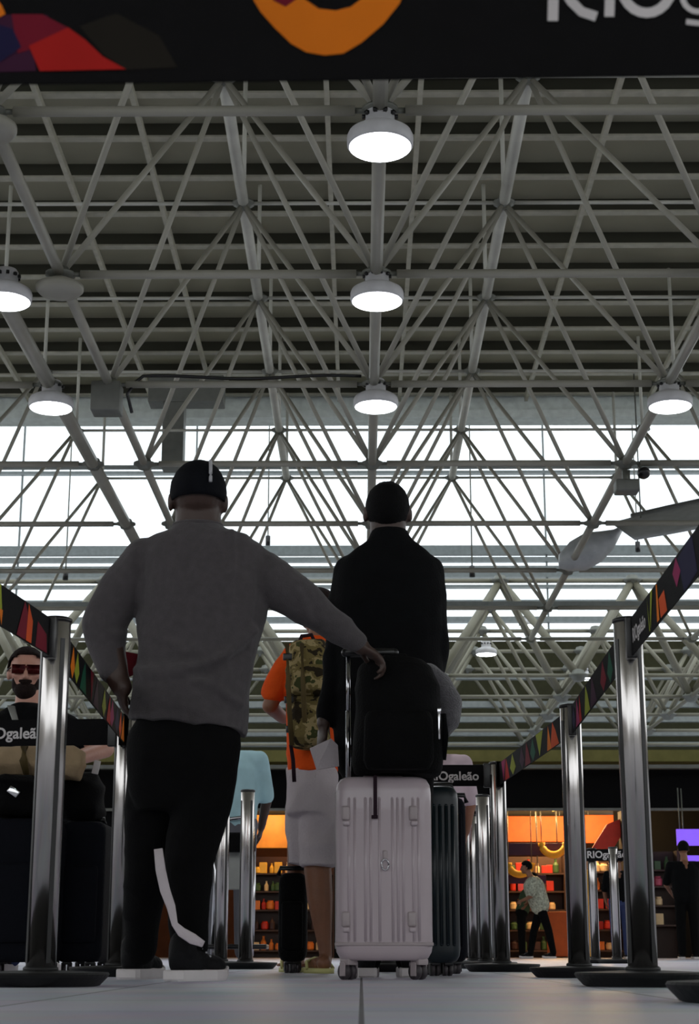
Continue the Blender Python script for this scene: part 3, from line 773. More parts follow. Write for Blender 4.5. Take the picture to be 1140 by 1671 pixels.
mb = MB(); px_rings(mb, [(552, 716, 1205, .13), (550, 718, 1260, .13)], Y2)
limb(mb, [(594, 1250, 38, 0), (597, 1400, 32, 0), (598, 1565, 25, .05)], Y2); limb(mb, [(672, 1250, 38, 0), (669, 1400, 32, 0), (668, 1565, 25, .05)], Y2)
link('trousers', mb.vox(.012, 4), M['pants'], man2)
link('hair', hairshape(hc2, AWAY, 1.06, 1.03, .004, -.10), M['hair'], man2)
shoe(man2, V((P(598, 1580, Y2).x, Y2-.05, 0)), V((0, 1, 0)), .28); shoe(man2, V((P(668, 1580, Y2).x, Y2-.05, 0)), V((0, 1, 0)), .28)
b = MB(); c = P(533, 1226, Y2-.06)
b.prism([P(505, 1221, Y2-.08), P(540, 1205, Y2-.08), P(551, 1216, Y2-.07), P(553, 1250, Y2-.07), P(516, 1256, Y2-.09)], V((0, .012, 0)))
tag(link('folded_paper', b.mesh(), M['whitecloth'], None, None, False), 'white folded paper held in the hand of the man in black', 'paper')

# ---- person in orange shirt and white shorts -----------------------------
Y3 = 7.5
g = P(520, 1585, Y3); man3 = thing('person', 'person in orange shirt and white shorts, half hidden behind the man in grey', 'person', (g.x, Y3, 0))
hc3 = P(520, 1003, Y3+.1)
mb = MB(); R3, L3 = head(mb, hc3, V((-.3, 1, 0)), 1.0, 1.0, .3)
px_rings(mb, [(506, 538, 1020, .05), (500, 542, 1045, .06), (485, 556, 1062, .08), (480, 560, 1120, .10), (484, 552, 1200, .10), (478, 548, 1270, .11), (480, 548, 1310, .1)], Y3)
limb(mb, [(475, 1072, 14, 0), (440, 1152, 13, 0), (462, 1172, 10, .2), (480, 1168, 8, .3)], Y3); limb(mb, [(560, 1070, 14, 0), (575, 1140, 12, 0), (570, 1200, 9, .1)], Y3)
limb(mb, [(495, 1300, 27, .1), (486, 1420, 18, .36), (486, 1480, 15, .42), (489, 1563, 9, .46)], Y3)
limb(mb, [(525, 1300, 29, 0), (518, 1415, 23, 0), (522, 1470, 21, 0), (528, 1530, 13, 0), (532, 1566, 10, 0)], Y3)
hand(mb, P(480, 1168, Y3+.3), V((.5, .6, .1)), V((0, 0, -1)), .5, .9, 1); hand(mb, P(570, 1200, Y3+.1), V((0, .2, -1)), V((-1, 0, 0)), .5, .9, 1)
for hx, dy in ((532, 0), (489, .46)):
    h = V((P(hx, 1575, Y3+dy).x, Y3+dy, .0))
    mb.ell(h+V((-.01, -.02, .045)), (.035, .045, .035)); mb.cap(h+V((-.03, .05, .04)), h+V((-.07, .15, .035)), .033, .022)
    for i, o_ in enumerate((-.03, -.013, .003, .018, .031)): mb.cap(h+V((-.07+o_, .15, .035)), h+V((-.08+o_*1.15, .19-abs(i-3.5)*.006+.012, .03)), .009, .008)
link('body', mb.vox(.0075, 3), M['skin_tan'], man3)
mb = MB(); px_rings(mb, [(497, 545, 1040, .065), (482, 560, 1050, .09), (470, 568, 1068, .12), (466, 560, 1130, .13), (468, 552, 1200, .13), (468, 550, 1262, .14)], Y3)
limb(mb, [(478, 1068, 19, 0), (462, 1098, 20, 0), (447, 1128, 21, 0)], Y3); limb(mb, [(560, 1068, 19, 0), (566, 1120, 20, 0)], Y3)
link('tshirt', mb.vox(.0095, 4, .010, 8), M['orangecloth'], man3)
mb = MB(); px_rings(mb, [(468, 550, 1252, .135), (466, 552, 1300, .15), (467, 552, 1330, .15)], Y3)
px_rings(mb, [(466, 512, 1320, .12, Y3+.1), (467, 510, 1412, .11, Y3+.15)], Y3); px_rings(mb, [(488, 553, 1320, .13), (490, 549, 1414, .12)], Y3)
link('shorts', mb.vox(.009, 4, .010, 9), M['shorts'], man3)
link('hair', hairshape(hc3, V((-.3, 1, 0)), 1.02, 1.02, .010, -.03, .3), M['beard'], man3)
for hx, dy in ((532, 0), (489, .46)):
    h = V((P(hx, 1575, Y3+dy).x, Y3+dy, 0)); f_ = MB()
    f_.ring_loft([[h+V((-.035, .06, 0))+V((.055*math.cos(a)-.35*.13*math.sin(a), .14*math.sin(a), z)) for a in [2*PI*i/24 for i in range(24)]] for z in (0, .022)])
    fl = link('flip_flop', f_.mesh(), M['flip'], man3); link('strap', MB().path([h+V((.03, .06, .02)), h+V((-.0, .09, .06)), h+V((-.055, .13, .065)), h+V((-.09, .08, .05)), h+V((-.085, .04, .02))], .008, 6).mesh(), M['flip'], fl)
# camouflage backpack
bpk = thing('backpack', 'camouflage backpack with straps worn on the orange shirt', 'backpack', P(500, 1230, Y3-.22))
mb = MB(); px_rings(mb, [(478, 530, 1046, .05, Y3-.20), (468, 540, 1060, .09, Y3-.22), (466, 542, 1110, .11, Y3-.23), (470, 540, 1180, .11, Y3-.23), (476, 536, 1222, .07, Y3-.22)], Y3)
link('main_compartment', mb.vox(.009, 4, .01, 9), M['camo'], bpk)
mb = MB(); px_rings(mb, [(474, 534, 1085, .03, Y3-.33), (472, 536, 1100, .06, Y3-.34), (473, 534, 1128, .06, Y3-.34), (478, 530, 1136, .03, Y3-.33)], Y3); link('upper_pocket', mb.vox(.007, 3), M['camo'], bpk)
mb = MB(); px_rings(mb, [(478, 532, 1145, .03, Y3-.33), (474, 534, 1160, .07, Y3-.35), (476, 532, 1205, .06, Y3-.34), (482, 528, 1216, .03, Y3-.33)], Y3); link('lower_pocket', mb.vox(.007, 3), M['camo'], bpk)
for x in (484, 508): link('compression_strap', MB().path([P(x-16, 1050, Y3-.33), P(x-14, 1110, Y3-.42), P(x-12, 1160, Y3-.43), P(x-8, 1216, Y3-.36)], .011, 6, .3).mesh(), M['olive'], bpk)
for (x, y) in ((469, 1072), (471, 1142), (474, 1190)): link('buckle', MB().box(P(x, y, Y3-.36), (.04, .02, .03), None, .004).mesh(), M['plastic'], bpk)
link('dangling_strap', MB().path([P(474, 1215, Y3-.3), P(478, 1240, Y3-.28), P(480, 1276, Y3-.26)], .009, 6, .4).mesh(), M['strap'], bpk)
link('grab_handle', MB().path([P(488, 1050, Y3-.2), P(492, 1038, Y3-.2), P(508, 1036, Y3-.2), P(514, 1050, Y3-.2)], .010, 6).mesh(), M['strap'], bpk)

# ---- bearded man in red glasses -----------------------------------------
Y4 = 8.2
g = P(45, 1580, Y4); man4 = thing('person', 'bearded man in red mirrored sunglasses leaning on stacked luggage at the left', 'person', (g.x, Y4, 0))
hc4 = P(43, 1098, Y4); fw4 = V((.18, -1, 0))
mb = MB(); R4, L4 = head(mb, hc4, fw4, 1.08, 1.02, .05)
px_rings(mb, [(28, 64, 1125, .06), (24, 70, 1152, .07), (0, 92, 1168, .09), (-12, 104, 1200, .11), (-6, 98, 1290, .12), (0, 92, 1340, .12)], Y4)
limb(mb, [(-10, 1180, 17, 0), (-28, 1245, 15, -.05), (30, 1262, 11, -.3)], Y4); limb(mb, [(98, 1178, 17, 0), (172, 1222, 15, -.1), (118, 1240, 12, -.35), (104, 1243, 10, -.4)], Y4)
limb(mb, [(20, 1330, 25, .1), (18, 1440, 19, .1), (16, 1560, 12, .1)], Y4); limb(mb, [(72, 1330, 25, .1), (76, 1440, 19, .1), (78, 1560, 12, .1)], Y4)
hand(mb, P(104, 1243, Y4-.4), V((-1, -.1, 0)), V((0, 0, -1)), .35, 1, 1); hand(mb, P(30, 1262, Y4-.3), V((1, -.1, 0)), V((0, 0, -1)), .35, 1, -1)
link('body', mb.vox(.0075, 3), M['skin_fair'], man4)
mb = MB(); px_rings(mb, [(22, 68, 1150, .08), (4, 88, 1160, .11), (-16, 108, 1180, .13), (-12, 106, 1240, .14), (-8, 100, 1335, .15)], Y4)
limb(mb, [(-8, 1182, 22, 0), (-22, 1222, 20, -.03)], Y4); limb(mb, [(96, 1180, 22, 0), (136, 1204, 20, -.05)], Y4)
link('tshirt', mb.vox(.01, 4, .008, 8), M['blackcloth'], man4)
mb = MB(); px_rings(mb, [(-6, 98, 1325, .15), (-4, 96, 1360, .15)], Y4); limb(mb, [(22, 1360, 28, .1), (18, 1560, 19, .1)], Y4); limb(mb, [(70, 1360, 28, .1), (78, 1560, 19, .1)], Y4)
link('trousers', mb.vox(.014, 3), M['denim'], man4)
link('hair', hairshape(hc4, fw4, 1.10, 1.03, .010, .0, .05), M['beard'], man4)
mb = MB(); mb.ell(L4(0, .056, -.088), (.056, .052, .048), R4); mb.ell(L4(.045, .02, -.055), (.022, .05, .045), R4); mb.ell(L4(-.045, .02, -.055), (.022, .05, .045), R4); mb.cap(L4(-.024, .100, -.050), L4(.024, .100, -.050), .010, .010)
link('beard', mb.vox(.006, 3), M['beard'], man4)
gl = link('sunglasses', MB().box(L4(.034, .100, .006), (.060, .007, .040), R4, .003).box(L4(-.034, .100, .006), (.060, .007, .040), R4, .003).box(L4(0, .102, .016), (.02, .006, .008), R4).mesh(), M['glassred'], man4)
link('temple', MB().path([L4(.07, .08, .012), L4(.088, .02, .010), L4(.086, -.03, .0)], .004, 6).path([L4(-.07, .08, .012), L4(-.088, .02, .010), L4(-.086, -.03, .0)], .004, 6).mesh(), M['plastic'], gl)
link('bag_strap', MB().path([P(18, 1152, Y4-.13), P(24, 1172, Y4-.17), P(36, 1210, Y4-.19), P(44, 1250, Y4-.2)], .022, 8, .2).mesh(), M['greyplastic'], man4)
shoe(man4, V((P(16, 1580, Y4+.1).x, Y4+.16, 0)), V((-.2, -1, 0)), .27); shoe(man4, V((P(78, 1580, Y4+.1).x, Y4+.16, 0)), V((.2, -1, 0)), .27)

# ---- simple far people ---------------------------------------------------
def far_person(px, Y, h, label, top, bot, skin, facing=AWAY, lean=0, arms=(.0, .0), hairm='hair', wid=1.0, stride=0, elbow=None):
    q = P(px, 1560, Y); x0 = q.x; t = thing('person', label, 'person', (x0, Y, 0)); s = h/1.75
    def J(x, y, z): return V((x0+x*s, Y+(y+lean*max(0, z-.9))*s, z*s))
    if abs(facing.x) > .5:
        def J(x, y, z, sg=math.copysign(1, facing.x)): return V((x0+(y*sg+sg*lean*max(0, z-.9))*s, Y+x*s, z*s))
    hc_ = J(0, .03, 1.63)
    mb = MB(); Rr, Lr = head(mb, hc_, facing, s, 1.0, .1)
    mb.cap(J(0, 0, 1.40), J(0, .01, 1.53), .06*s, .055*s)
    mb.cap(J(-.13*wid, 0, 1.36), J(.13*wid, 0, 1.36), .075*s, .075*s); mb.cap(J(0, 0, 1.3), J(0, 0, 1.0), .14*s*wid, .13*s*wid)
    for sx, a in ((-1, arms[0]), (1, arms[1])):
        sh = J(sx*.19*wid, 0, 1.38); el = J(sx*.24*wid, .02+a*.15, 1.10); wr_ = J(sx*(.22-a*.06), .06+a*.33, .88+a*.18)
        mb.cap(sh, el, .048*s, .04*s); mb.cap(el, wr_, .038*s, .028*s); hand(mb, wr_, (wr_-el), V((-sx, .1, 0)), .4, s, sx)
    for sx in (-1, 1):
        mb.cap(J(sx*.09, 0, .92), J(sx*.10, sx*stride*.12, .5), .075*s, .055*s); mb.cap(J(sx*.10, sx*stride*.12, .5), J(sx*.10, sx*stride*.2, .09), .05*s, .04*s)
    link('body', mb.vox(.011, 3), M[skin], t)
    mb = MB(); mb.cap(J(-.14*wid, 0, 1.36), J(.14*wid, 0, 1.36), .09*s, .09*s); mb.cap(J(-.05, 0, 1.28), J(-.04, 0, .95), .15*s*wid, .14*s*wid); mb.cap(J(.05, 0, 1.28), J(.04, 0, .95), .15*s*wid, .14*s*wid)
    for sx, a in ((-1, arms[0]), (1, arms[1])): mb.cap(J(sx*.19*wid, 0, 1.38), J(sx*.235*wid, .02+a*.12, 1.14), .068*s, .062*s)
    link('shirt', mb.vox(.013, 4), M[top], t)
    mb = MB(); mb.cap(J(-.06, 0, .93), J(.06, 0, .93), .135*s, .135*s)
    for sx in (-1, 1): mb.cap(J(sx*.09, 0, .88), J(sx*.10, sx*stride*.12, .5), .095*s, .075*s); mb.cap(J(sx*.10, sx*stride*.12, .5), J(sx*.10, sx*stride*.2, .10), .075*s, .06*s)
    link('trousers', mb.vox(.013, 4), M[bot], t)
    link('hair', hairshape(hc_, facing, s*1.02, 1.0, .012, -.03, .1), M[hairm], t)
    for sx in (-1, 1):
        f_ = J(sx*.10, sx*stride*.2-.05, 0); shoe(t, V((f_.x, f_.y, 0)), facing, .26*s)
    return t
far_person(372, 11.2, 1.72, 'person in pale blue shirt pushing a luggage cart, mostly behind the man in grey', 'bluecloth', 'greycloth', 'skin_dark', V((0, 1, 0)), .0, (.3, .3))
far_person(716, 11.0, 1.66, 'person in pale pink shirt seen behind the grey neck pillow', 'pinkcloth', 'blackcloth', 'skin_mid', AWAY, 0, (.2, .2))
far_person(884, 30.6, 1.72, 'shopper in pale patterned top walking past the orange shop', 'floral', 'blackcloth', 'skin_mid', V((-1, 0, 0)), .3, (.8, .5), 'hair', 1.3, 1)
far_person(1014, 28.5, 1.75, 'shopper in dark top and blue jeans beside the wide right post', 'blackcloth', 'denim', 'skin_mid', AWAY, 0, (.3, .3))
far_person(1124, 26, 1.78, 'person in black standing in front of the violet screen', 'blackcloth', 'pants', 'skin_mid', AWAY, 0, (.6, .6), 'hair', 1.15)
far_person(852, 31.4, 1.55, 'shopper in green top bending at the shop shelves', 'olivegreen', 'pants', 'skin_mid', V((1, 0, 0)), .35, (.8, .8))

# ------------------------------------------------------------------ LUGGAGE
def rbox_rings(c, wx, dy, z0, z1, r, n=6, groove=None):
    """rounded case body: loft of rounded rectangles in plan, rounded at the ends"""
    rings = []
    lv = [(z0, .75), (z0+r*.15, .88), (z0+r*.5, .97), (z0+r, 1.0)]+[(z0+r+(z1-z0-2*r)*i/8, 1.0) for i in range(1, 8)]+[(z1-r, 1.0), (z1-r*.5, .97), (z1-r*.15, .88), (z1, .75)]
    for z, f in lv:
        ins = (1-f)*r*2.2; hx = wx/2-ins; hy = dy/2-ins*.6; rr = r*.75; pts = []
        for cx, cy, a0 in ((hx-rr, hy-rr, 0), (-hx+rr, hy-rr, PI/2), (-hx+rr, -hy+rr, PI), (hx-rr, -hy+rr, 1.5*PI)):
            for i in range(n+1):
                a = a0+PI/2*i/n; pts.append((cx+rr*math.cos(a), cy+rr*math.sin(a)))
        rings.append([V((c[0]+x, c[1]+y, z)) for x, y in pts])
    return rings
def spinner(root, x, y, z, m='shelltrim', s=1.0, yaw=0):
    R = Matrix.Rotation(yaw, 3, 'Z')
    fk = link('wheel_fork', MB().box(V((x, y, z-.008*s)), (.044*s, .044*s, .022*s), R, .006).box(V((x, y, z-.032*s))+R @ V((.024*s, .004, 0)), (.006*s, .026*s, .045*s), R, .002).box(V((x, y, z-.032*s))+R @ V((-.024*s, .004, 0)), (.006*s, .026*s, .045*s), R, .002).mesh(), M[m], root, smooth=False)
    rz = .027*s
    c = V((x, y, rz))+R @ V((0, .008, 0))
    for sx in (-1, 1): link('wheel', MB().tube(c+R @ V((sx*.005*s, 0, 0)), c+R @ V((sx*.020*s, 0, 0)), rz, None, 20).mesh(), M['wheel'], fk)
Ys = 5.66
cx = P(626, 1430, Ys).x; ztop = P(626, 1267, Ys).z; SW = (706-548)*PXM(626, 1430, Ys)
sc_ = thing('suitcase', 'large pinkish white hard shell suitcase with vertical ribs in the centre', 'suitcase', (cx, Ys, 0))
body = link('shell', MB().ring_loft(rbox_rings((cx, Ys+.13), SW, .27, .062, ztop, .055)).mesh(), M['shell'], sc_)
yf = Ys-.005
for i, u in enumerate((-.118, -.098, -.062, -.044, -.014, .030, .048, .066, .100, .118)):
    x = cx+u
    link('rib', MB().cap(V((x, yf+.004, .125)), V((x, yf+.004, ztop-.075)), .0065, .0065).mesh(), M['shell'], sc_)
for ux_, uz in ((564, 1327), (674, 1327), (564, 1500), (672, 1500)):
    p = P(ux_, uz, yf); bp = link('corner_stud', MB().box(p, (.030, .022, .050), None, .008).mesh(), M['shelltrim'], sc_)
    link('stud_foot', MB().box(p-V((-.002, 0, .034)), (.024, .026, .018), None, .006).mesh(), M['shell'], bp)
link('bottom_band', MB().box((cx, Ys+.13, .115), (SW+.004, .275, .012), None, .004).mesh(), M['shelltrim'], sc_)
link('zip_seam', MB().box((cx, Ys+.135, (ztop+.06)/2), (SW+.006, .012, ztop-.14), None, .003).mesh(), M['greyplastic'], sc_)
lt = link('lock', MB().box(P(628, 1395, yf), (.016, .012, .03), None, .004).mesh(), M['shelltrim'], sc_)
link('pull_ring', MB().path([P(628, 1405, yf-.006)+V((.012*math.cos(a), -.003, -.012+.018*math.sin(a))) for a in [2*PI*i/16 for i in range(17)]], .003, 6).mesh(), M['chrome'], lt)
link('luggage_strap', MB().box(P(612, 1300, yf-.012), (.013, .004, .145), None, .001).box(P(611, 1333, yf-.012), (.022, .008, .012), None, .002).mesh(), M['strap'], sc_)
link('top_grip', MB().path([V((cx-.07, Ys+.12, ztop-.006)), V((cx-.06, Ys+.12, ztop+.012)), V((cx+.06, Ys+.12, ztop+.012)), V((cx+.07, Ys+.12, ztop-.006))], .010, 8).mesh(), M['shelltrim'], sc_)
for i, (sx, dy, yw) in enumerate(((-1, .04, .7), (1, .04, .7), (-1, .22, -.3), (1, .22, .2))):
    spinner(sc_, cx+sx*(SW/2-.045), Ys+dy, .066, 'shelltrim', 1.0, yw)
hz = P(572, 1068, Ys+.12).z
hx0 = P(568, 1170, Ys+.12).x
for xx in (hx0, hx0+.155):
    tp = link('telescopic_tube', MB().tube((xx, Ys+.14, ztop-.01), (xx, Ys+.14, ztop+(hz-ztop)*.55), .0095, None, 12).mesh(), M['chrome'], sc_)
    link('inner_tube', MB().tube((xx, Ys+.14, ztop+(hz-ztop)*.5), (xx, Ys+.14, hz), .0075, None, 12).mesh(), M['chrome'], tp)
link('pull_handle', MB().cap((hx0-.01, Ys+.14, hz+.01), (hx0+.165, Ys+.14, hz+.01), .016, .016).mesh(), M['plastic'], sc_)

# black backpack on top
Yb = Ys-.03
bk = thing('backpack', 'black backpack standing on top of the pinkish white suitcase', 'backpack', P(642, 1266, Yb+.1))
mb = MB(); px_rings(mb, [(600, 690, 1076, .07, Yb+.10), (586, 706, 1088, .10, Yb+.10), (580, 716, 1120, .12, Yb+.10), (577, 720, 1180, .125, Yb+.10), (574, 722, 1240, .125, Yb+.10), (578, 718, 1266, .10, Yb+.10)], Yb)
link('main_compartment', mb.vox(.008, 4, .008, 8), M['darkpack'], bk)
mb = MB(); px_rings(mb, [(600, 700, 1160, .03, Yb-.03), (594, 706, 1172, .05, Yb-.03), (592, 708, 1240, .05, Yb-.03), (598, 700, 1256, .03, Yb-.03)], Yb); link('front_pocket', mb.vox(.007, 3), M['darkpack'], bk)
link('grab_handle', MB().path([P(625, 1080, Yb+.1), P(630, 1071, Yb+.1), P(660, 1071, Yb+.1), P(668, 1082, Yb+.1)], .010, 8).mesh(), M['darkpack'], bk)
link('zip_pull', MB().box(P(716, 1185, Yb+.02), (.008, .006, .09), None, .002).box(P(716, 1160, Yb+.02), (.014, .008, .02), None, .003).mesh(), M['chrome'], bk)
link('side_strap', MB().path([P(722, 1165, Yb+.1), P(726, 1200, Yb+.08), P(722, 1240, Yb+.1)], .012, 6, .4).mesh(), M['darkpack'], bk)
# neck pillow
Yp = Yb+.20
pil = thing('neck_pillow', 'dark grey plush travel neck pillow hooked over the black backpack', 'pillow', P(722, 1200, Yp))
pp = [(648, 1092, 12), (672, 1092, 13), (700, 1098, 16), (722, 1120, 19), (733, 1148, 21), (730, 1175, 20), (720, 1196, 14)]
mb = MB(); limb(mb, [(x, y, r, 0) for x, y, r in pp], Yp); link('cushion', mb.vox(.007, 6, .004, 14), M['plush'], pil)
link('snap_cord', MB().path([P(720, 1205, Yp-.03), P(716, 1216, Yp-.03), P(712, 1226, Yp-.03)], .006, 6).mesh(), M['chrome'], pil)

def soft_case(px0, px1, topy, Y, dy, label, m, ribs=0, handle=True, wheels=True, botm='plastic'):
    x0, x1 = P(px0, 1450, Y).x, P(px1, 1450, Y).x; c_ = (x0+x1)/2; zt = P(px0, topy, Y).z; wd = x1-x0
    t = thing('suitcase', label, 'suitcase', (c_, Y, 0))
    link('shell', MB().ring_loft(rbox_rings((c_, Y+dy/2), wd, dy, .05, zt, .05)).mesh(), M[m], t)
    for i in range(ribs):
        x = x0+wd*(i+1)/(ribs+1); link('rib', MB().cap(V((x, Y+.002, .12)), V((x, Y+.002, zt-.08)), .008, .008).mesh(), M[m], t)
    if not ribs:
        link('front_pocket', MB().box((c_, Y-.006, (zt+.05)*.42), (wd*.76, .04, (zt-.05)*.55), None, .018).mesh(), M[m], t)
    link('grip', MB().path([V((c_-.07, Y+dy*.5, zt-.01)), V((c_-.06, Y+dy*.5, zt+.025)), V((c_+.06, Y+dy*.5, zt+.025)), V((c_+.07, Y+dy*.5, zt-.01))], .011, 8).mesh(), M[botm], t)
    for sx in (-1, 1):
        for yy in (.05, dy-.05): spinner(t, c_+sx*(wd/2-.05), Y+yy, .055, botm, .85, .3)
    return t
soft_case(688, 750, 1282, 6.6, .44, 'dark teal hard suitcase close behind the pinkish white one', 'teal', 5)
soft_case(722, 762, 1300, 7.3, .4, 'second dark suitcase just right of the teal one', 'navyshell', 3)
soft_case(454, 500, 1424, 7.62, .2, 'small black suitcase beside the bare leg below the white shorts', 'darkpack', 0)
soft_case(-40, 88, 1335, 6.95, .35, 'navy cloth suitcase at the left edge behind the left foreground post', 'navyshell')
soft_case(92, 168, 1340, 7.2, .45, 'dark upright suitcase between the two left posts', 'navyshell')
# black bag and beige bag stacked on the left cases
Yl = 7.35
mb = MB(); px_rings(mb, [(-35, 60, 1268, .10), (-40, 70, 1280, .14), (-40, 78, 1320, .15), (-34, 72, 1334, .12)], Yl-.23)
t = thing('duffel_bag', 'black duffel bag lying on the navy suitcase at the left', 'bag', P(20, 1334, Yl-.23)); link('bag_body', mb.vox(.012, 4, .012, 9), M['darkpack'], t)
link('metal_buckle', MB().box(P(22, 1292, Yl-.41), (.05, .012, .03), Matrix.Rotation(.6, 3, 'Y'), .004).mesh(), M['chrome'], t)
mb = MB(); px_rings(mb, [(0, 120, 1218, .06), (-20, 136, 1226, .10), (-28, 146, 1250, .13), (-12, 130, 1272, .10)], Yl-.1)
t = thing('canvas_bag', 'beige canvas bag under the forearm of the bearded man', 'bag', P(60, 1275, Yl-.1)); link('bag_body', mb.vox(.01, 4, .016, 9), M['beige'], t)
link('leather_strap', MB().path([P(40, 1218, Yl-.21), P(38, 1240, Yl-.24), P(44, 1268, Yl-.22)], .018, 6, .3).mesh(), M['olive'], t)
mb = MB(); px_rings(mb, [(92, 160, 1262, .08), (88, 170, 1285, .14), (90, 172, 1325, .15), (95, 165, 1340, .1)], 7.42)
t = thing('duffel_bag', 'dark bag on top of the suitcase between the two left posts', 'bag', P(130, 1340, 7.42)); link('bag_body', mb.vox(.012, 4, .012, 9), M['blackcloth'], t)
link('tag', MB().box(P(157, 1252, 7.28), (.03, .008, .06), Matrix.Rotation(.2, 3, 'Y'), .003).mesh(), M['white'], t)

# luggage cart of the blue shirt person
Yc = 10.9; t = thing('luggage_cart', 'luggage cart with a pale panel seen between the two slim posts', 'cart', P(380, 1560, Yc))
link('panel', MB().box(P(377, 1420, Yc), (.16, .02, .25), None, .01).mesh(), M['greyplastic'], t)
link('frame', MB().path([P(345, 1340, Yc+.1), P(352, 1420, Yc+.05), P(346, 1560, Yc)], .014, 8).path([P(412, 1330, Yc+.1), P(414, 1450, Yc+.05), P(410, 1560, Yc)], .014, 8).path([P(345, 1342, Yc+.1), P(378, 1336, Yc+.15), P(412, 1332, Yc+.1)], .014, 8).mesh(), M['chrome'], t)
link('platform', MB().box(P(380, 1545, Yc), (.45, .3, .03), None, .01).mesh(), M['plastic'], t)
link('basket', MB().box(P(378, 1375, Yc-.05), (.3, .2, .12), None, .02).mesh(), M['darkpack'], t)
for x in (350, 408): 
    q = P(x, 1555, Yc-.3); link('wheel', MB().tube(V((q.x-.015, q.y, .05)), V((q.x+.015, q.y, .05)), .05, None, 18).mesh(), M['wheel'], t)

# ------------------------------------------------------------------ SHOP
YS = 32.0
def sx(px): return P(px, 1500, YS).x
zf0, zf1 = zrow(1322, YS), zrow(1248, YS)
wallbox('wall_shopfront', (0, YS+.1, (zf0+zf1)/2), (50, .3, zf1-zf0), M['black'])
wallbox('ceiling_shop', (0, YS+2.7, zf0+.32), (50, 5.1, .1), M['deck'])
xq = sx(1050)
wallbox('wall_shopback', ((xq-25)/2, YS+4.9, 1.5), (25+xq, .15, 3.1), M['shopwall']); wallbox('wall_shopback_dark', ((25+xq)/2, YS+3.2, 1.5), (25-xq, .15, 3.1), M['black'])
struct('trim_6', MB().box((0, YS-.4, zrow(1236, YS-.4)), (50, .5, .22)).mesh(), M['ledge'])
struct('trim_7', MB().box((0, YS-.7, zrow(1252, YS-.7)), (50, .2, .07)).box((0, YS-.1, zf0-.0), (50, .1, .05)).mesh(), M['boxgrey'])
for i, (a, c, m_) in enumerate(((545, 830, 'black'), (1022, 1064, 'black'), (-400, 200, 'black')  )):
    wallbox('wall_shoppier_%s' % 'abcd'[i], ((sx(a)+sx(c))/2, YS+.3, zf0/2), (sx(c)-sx(a), .5, zf0), M[m_])
# warm ceiling lamps in the shop
for i, (px, Y_) in enumerate(((440, 33.4), (868, 33.6), (905, 34.3), (960, 33.4), (990, 34.2), (1090, 34), (480, 34.4))):
    x = P(px, 1400, Y_).x; z = zf0+.2
    t = thing('shop_downlight', 'warm round downlight in the shop ceiling, %s from the left' % ['first', 'third', 'fourth', 'fifth', 'sixth', 'seventh', 'second'][i], 'lamp', (x, Y_, z), 'shop ceiling downlights')
    link('rim', MB().lathe((x, Y_, z), [(.13, 0), (.15, .01), (.15, .07), (.1, .08)], 20).mesh(), M['black'], t)
    link('bulb', MB().lathe((x, Y_, z), [(.02, -.03), (.11, -.012), (.115, .01), (.05, .02)], 20).mesh(), M['amber'], t)
    ld = bpy.data.lights.new('downlight', 'POINT'); ld.energy = 25 if px > 1050 else (40 if px < 500 else 95); ld.color = (1, .62, .28); ld.shadow_soft_size = .12
    lo = bpy.data.objects.new('downlight', ld); lo.location = (x, Y_, z-.15); COL.objects.link(lo)
def panel(name, px0, px1, py0, py1, Y_, m_, label, cat, d=.08, bev=.01):
    a, c = P(px0, py1, Y_), P(px1, py0, Y_)
    o = tag(link(name, MB().box(((a.x+c.x)/2, Y_, (a.z+c.z)/2), (c.x-a.x, d, c.z-a.z), None, bev).mesh(), M[m_], None, None, False), label, cat)
    if a.z > .3:
        for x in (a.x*.9+c.x*.1, a.x*.1+c.x*.9):
            link('hanger_rod', MB().tube((x, Y_, c.z-.02), (x, Y_, zf0+.275), .012, None, 6).mesh(), M['joint'], o)
    return o
panel('sign_panel', 412, 545, 1330, 1384, 34.2, 'signglow', 'lit yellow panel above the shelves left of the white shorts', 'sign')
panel('wall_panel', 800, 925, 1332, 1374, 35.6, 'shoporange', 'broad orange painted panel over the middle shop shelves', 'panel')
panel('wall_panel', 955, 1012, 1330, 1376, 35.6, 'shoporange', 'orange painted panel over the right bay of the shop', 'panel')
t = panel('counter_front', 895, 926, 1488, 1561, 32.6, 'shoporange', 'orange counter front right of the walking shopper', 'counter', .5, .02)
panel('display_screen', 1104, 1160, 1353, 1380, 30.5, 'screen', 'violet lit screen at the right edge', 'screen', .06)
panel('display_screen', 1112, 1160, 1396, 1412, 30.6, 'screen', 'smaller violet screen strip below the large one', 'screen', .06)
panel('valance', 760, 925, 1376, 1396, 33.4, 'shoppurple', 'upper dark purple band across the middle bay', 'band')
panel('valance', 760, 890, 1428, 1442, 33.4, 'shoppurple', 'lower dark purple band behind the walking shopper', 'band')
panel('display_stand', 958, 968, 1420, 1561, 32.4, 'shopyellow', 'pale narrow display stand left of the red goods rack', 'stand', .25)
for i, (cx_, cy_, r_) in enumerate(((903, 1375, 20), (848, 1408, 19))):
    pts = [P(cx_+r_*math.cos(a), cy_+r_*math.sin(a)*1.0, 33.2) for a in [PI*(i_/14) for i_ in range(15)]]
    o = link('arch_sign', MB().path(pts, .07, 8).mesh(), M['shopyellow'])
    for q in (pts[0], pts[-1]): link('hanger_rod', MB().tube(q, (q.x, q.y, zf0+.275), .010, None, 6).mesh(), M['joint'], o)
    tag(o, ['golden curved sign over the purple band near the second right post', 'golden curved sign hanging between the purple bands'][i], 'sign')
p0, p1 = P(965, 1385, 32.3), P(1015, 1335, 32.3)
tag(link('slanted_banner', MB().prism([p0, P(1000, 1385, 32.3), P(1016, 1360, 32.3), p1, P(990, 1345, 32.3)], V((0, .06, 0))).mesh(), M['shopred'], None, None, False), 'slanted red banner in the right bay under the fascia', 'banner')
